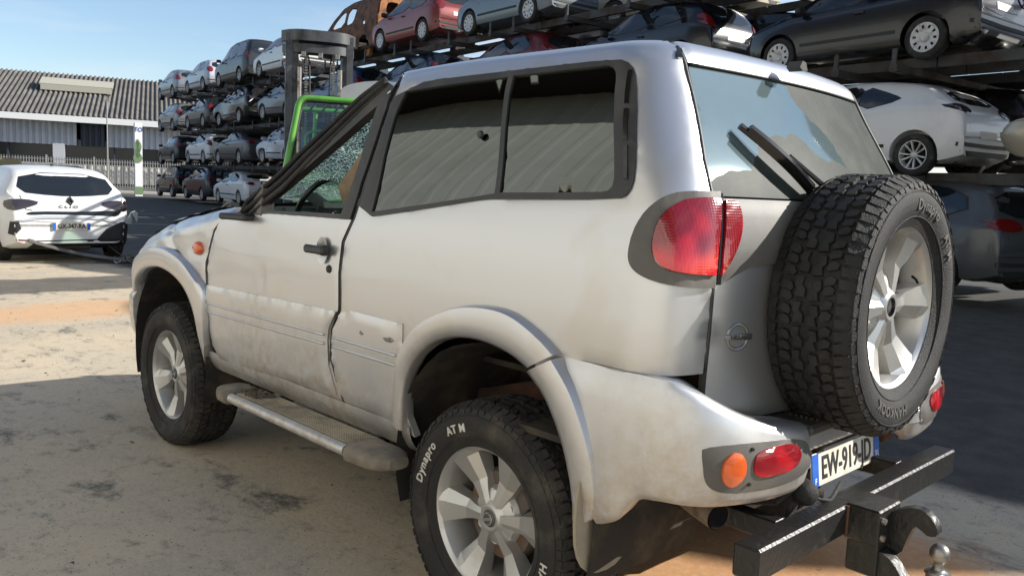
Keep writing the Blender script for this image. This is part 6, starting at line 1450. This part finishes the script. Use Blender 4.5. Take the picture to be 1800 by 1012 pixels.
for y in (.72, -.72): b = MB(); b.lathe([(.12, .05), (.17, .05), (.18, -.05), (.12, -.05)], 20, Matrix.Translation((0, y, .18))); b.lathe([(0, 0), (.12, .03)], 16, Matrix.Translation((0, y, .18))); b.build('bare_wheel', M['rust_orange'], bvn)
# ================================================================== green forklift
M['lift_green'] = mat('lift_green', (.10, .34, .035), .35, coat=.6, col2=(.07, .22, .03), vscale=3)
M['mast_grey'] = mat('mast_grey', (.085, .088, .092), .45, metal=.3, col2=(.05, .05, .05), vscale=4)
M['chain'] = mat('lift_chain', (.20, .19, .17), .45, metal=.7)
M['green_glass'] = glass('cab_glass', (.42, .62, .45), .08)
fk = thing('forklift', 'green forklift with tall dark mast standing behind the silver car', 'forklift', (10.1, -4.85, 0), math.radians(-25))
def fb(name, boxes, m, bev=.01, par=fk):
    b = MB()
    for c, d in boxes: b.box(c, d, 0, None, min(bev, min(d)*.3))
    return b.build(name, M[m], par)
# body (local +x = towards the mast)
b = MB(); b.prism(chaikin([(-1.35, .35), (-1.45, .9), (-1.30, 1.42), (-.6, 1.50), (-.55, 1.0), (.9, .95), (1.0, .4)], 1), 1, -.62, .62); b.build('counterweight', M['lift_green'], fk)
fb('bonnet', [((-.75, 0, 1.45), (1.0, 1.0, .16))], 'lift_green', .05)
b = MB()
for x, y in ((-.85, .62), (-.85, -.62), (.85, .66), (.85, -.66)):
    r = .34 if x < 0 else .42; o = obj('wheel', WH['steel'][0], fk, (x, y, r), (0, 0, 0 if y > 0 else PI)); o.scale = (r/.31,)*3; q = obj('wheel_rim', WH['steel'][1], o)
def tubef(name, pts, r, m, par=fk, n=8):
    b = MB(); b.tube(pts, r, n); return b.build(name, M[m], par, smooth=50)
def rnd_path(P, rr=.14, n=5):
    out = [Vector(P[0])]
    for i in range(1, len(P)-1):
        p = Vector(P[i]); a = (Vector(P[i-1])-p).normalized(); c = (Vector(P[i+1])-p).normalized()
        A2 = p+a*rr; C2 = p+c*rr
        for k in range(n+1): u = k/n; out.append(A2*(1-u)**2+p*2*u*(1-u)+C2*u*u)
    return out+[Vector(P[-1])]
rf_ = rnd_path([(-1.0, .82, 1.30), (-.72, .56, 2.63), (-.72, -.56, 2.63), (-.95, -.66, 1.35)])
cab = tubef('cab_frame', rf_, .048, 'lift_green')
tubef('cab_frame', rnd_path([(.95, .56, 1.2), (.45, .52, 2.55), (.45, -.52, 2.55), (.95, -.56, 1.2)]), .04, 'lift_green')
for y in (.54, -.54): tubef('roof_bar', [(-.72, y, 2.62), (.45, y*.96, 2.56)], .035, 'lift_green')
for y in (-.3, -.1, .1, .3): tubef('roof_bar', [(-.70, y, 2.61), (.45, y, 2.54)], .018, 'mast_grey')
tubef('window_rubber', [p+Vector((.012, 0, 0))+(Vector((-.84, 0, 2.0))-p)*.065 for p in rf_], .03, 'car_black')
b = MB(); b.add([(-.92, .60, 1.45), (-.735, .52, 2.56), (-.735, -.52, 2.56), (-.92, -.60, 1.45)], [(0, 1, 2, 3)]); b.build('rear_pane', M['green_glass'], fk, smooth=0)
tubef('grab_handle', rnd_path([(-.1, .45, 1.4), (-.05, .40, 2.15), (-.05, .12, 2.2), (-.02, .05, 1.5)], .10), .02, 'lift_green')
tubef('inner_post', [(.15, .30, 1.1), (.30, .22, 2.5)], .035, 'lift_green')
fb('driver_seat', [((-.35, 0, 1.45), (.5, .5, .15)), ((-.6, 0, 1.80), (.14, .48, .65))], 'car_black', .04)
fb('console', [((.25, 0, 1.35), (.3, .6, .5))], 'car_black', .04)
b = MB(); b.grid(lambda u, v: Matrix.Translation((.05, .1, 1.70)) @ Matrix.Rotation(.9, 4, 'Y') @ Vector(((.16+.012*math.cos(v*2*PI))*math.cos(u*2*PI), (.16+.012*math.cos(v*2*PI))*math.sin(u*2*PI), .012*math.sin(v*2*PI))), 20, 6); b.build('steering_wheel', M['car_black'], fk)
# mast: outer and inner channels, cross heads, chains, hoses
mx = 2.0
for y in (.58, -.58):
    b = MB(); b.box((mx, y, 2.1), (.20, .035, 3.8)); b.box((mx-.09, y-.05*math.copysign(1, y), 2.1), (.03, .10, 3.8)); b.box((mx+.09, y-.05*math.copysign(1, y), 2.1), (.03, .10, 3.8)); b.build('outer_channel', M['mast_grey'], fk)
    b = MB(); b.box((mx, y*.80, 2.05), (.16, .04, 3.7)); b.box((mx-.07, y*.72, 2.05), (.03, .09, 3.7)); b.build('inner_channel', M['mast_grey'], fk)
    tubef('lift_cylinder', [(mx-.12, y*.62, .5), (mx-.12, y*.62, 3.4)], .045, 'steel')
    ch = MB()
    for k in range(58): ch.box((mx-.14, y*.42, .9+k*.05), (.02, .05, .032))
    ch.build('lift_chain', M['chain'], fk, smooth=0)
    tubef('hose', [(mx-.10, y*.30, .9), (mx-.12, y*.28, 2.4), (mx-.14, y*.32, 3.5), (mx-.05, y*.40, 3.72), (mx+.03, y*.45, 3.5)], .016, 'car_black')
b = MB(); arc = [(mx+.12-.34*math.cos((k/12-.5)*PI*.9)*.5-.10, .66*math.sin((k/12-.5)*PI*.98)) for k in range(13)]
pts = [(mx-.26+.36*abs(k/12*2-1)**4, .66*(k/12*2-1)) for k in range(13)]
for z0, z1, dd in ((3.86, 4.05, 0), (3.66, 3.81, .05)):
    v = []
    for x, y in pts: v += [(x+dd, y*(1-dd*.5), z0), (x+dd, y*(1-dd*.5), z1), (mx+.16, y*(1-dd*.5), z1), (mx+.16, y*(1-dd*.5), z0)]
    q = MB(); q.add(v, [(i*4+j, i*4+(j+1) % 4, (i+1)*4+(j+1) % 4, (i+1)*4+j) for i in range(12) for j in range(4)]+[(0, 1, 2, 3), (51, 50, 49, 48)]); q.build('mast_head', M['mast_grey'], fk, smooth=30)
fb('mast_crossbar', [((mx-.10, 0, 2.85), (.08, .62, .18))], 'mast_grey'); fb('mast_crossbar', [((mx-.05, 0, 1.6), (.10, 1.0, .2))], 'mast_grey')
for y in (.30, -.30, 0): fb('chain_anchor', [((mx-.20, y, 3.62), (.06, .08, .10))], 'steel')
fb('mast_clamp', [((mx-.02, .63, 3.55), (.22, .05, .05))], 'gutter')
for y in (.35, -.35): fb('fork', [((mx+.75, y, .25), (1.2, .12, .05)), ((mx+.18, y, .6), (.05, .12, .75))], 'mast_grey')
fb('fork_carriage', [((mx+.14, 0, .5), (.05, 1.1, .12)), ((mx+.14, 0, .9), (.05, 1.1, .12))], 'mast_grey')
# white cover panel with a dealer's print, standing right of the mast on the rack arm
wp_ = thing('white_panel', 'rounded white panel with a red and grey dot, right of the forklift mast', 'panel', (11.15, -6.35, 2.84), math.radians(-44))
V, T = cdt(chaikin([(-.55, .30), (-.62, .10), (-.45, -.22), (.9, -.22), (.9, .34), (.1, .42)], 2), (), .12)
v, f = surf_panel(V, T, lambda y, z: (.10*y*y+.12*z*z, -y, z), 0, .03, .004); obj('shell', mesh('shell', v, f, PAINT['white_paint'], None, 40), wp_)
b = MB(); b.grid(lambda u, v: Vector((-.020, -.17+.075*v*math.cos(PI*u), .10+.075*v*math.sin(PI*u))), 12, 1, 0); b.grid(lambda u, v: Vector((-.020, -.17+.075*v*math.cos(PI+PI*u), .10+.075*v*math.sin(PI+PI*u))), 12, 1, 1); b.build('dot_print', [M['ink'], M['ink_red']], wp_, fix=False)
put_text('RedOCC', .12, wp_, (.03, -.50, .10), RB, 'ink', .001, False)
b = MB(); b.box((.12, 0, -.22), (.08, .9, .06)); b.tube([(.12, .3, -.22), (.12, .3, -3.0)], .04, 8); b.tube([(.12, -.3, -.22), (.12, -.3, -3.0)], .04, 8); b.build('stand', M['mast_grey'], wp_)
# ================================================================== loose scrap at the right
for k, (x, y, z, s_) in enumerate(((2.6, -13.6, 2.0, .35), (1.2, -12.6, 1.95, .3))):
    t_ = thing('engine_block', ['bare engine lying on the rack below the white hatchback', 'pale gearbox lying at the right edge of the second level'][k], 'engine', (x, y, z), .4)
    b = MB(); b.box((0, 0, s_*.6), (s_*1.6, s_, s_*1.1), 0, None, .04); b.tube([(0, -s_*.7, s_*.7), (0, s_*.8, s_*.7)], s_*.25, 12); b.tube([(s_*.6, 0, s_), (s_*1.1, .1, s_*1.4), (s_*1.2, .3, s_)], .03, 8); b.build('block', M['brake'] if k == 0 else M['steel'], t_)
    b = MB(); b.lathe([(0, .05), (.10, .05), (.10, -.02), (0, -.02)], 14, Matrix.Translation((s_*.5, s_*.6, s_*.5))); b.build('pulley', M['steel'], t_)
t_ = thing('cover_sheet', 'crumpled pale plastic sheet on the car roof at the right edge', 'sheet', (2.55, -14.5, 1.60), RA)
b = MB(); b.grid(lambda u, v: Vector((-.4+.8*u, -.35+.7*v, .22*math.sin(u*PI)**.6*math.sin(v*PI)**.6+.05*noise.noise(Vector((u*5, v*5, 1))))), 16, 12); b.build('cover_sheet_skin', mat('pale_sheet', (.50, .45, .36), .6), t_, smooth=15)
# stones and crumbs on the yard
rs_ = random.Random(21); b = MB()
for k in range(700):
    x = rs_.uniform(-1.2, 9); y = rs_.uniform(-2.0, 2.4); r = rs_.uniform(.003, .010)*(1 if rs_.random() < .93 else 2.0)
    q = [Vector((rs_.uniform(-1, 1), rs_.uniform(-1, 1), rs_.uniform(-.2, .9)))*r for _ in range(5)]; b.add([Vector((x, y, .002))+w for w in q], [(0, 1, 2), (0, 2, 3), (0, 3, 4), (1, 4, 2), (2, 4, 3), (0, 4, 1)], k % 2)
o = b.build('gravel_crumbs', [mat('crumb_dark', (.07, .06, .05), .9), mat('crumb_pale', (.25, .21, .16), .9)], smooth=0); o['kind'] = 'stuff'; o['label'] = 'small stones and crumbs scattered over the concrete yard'; o['category'] = 'gravel'
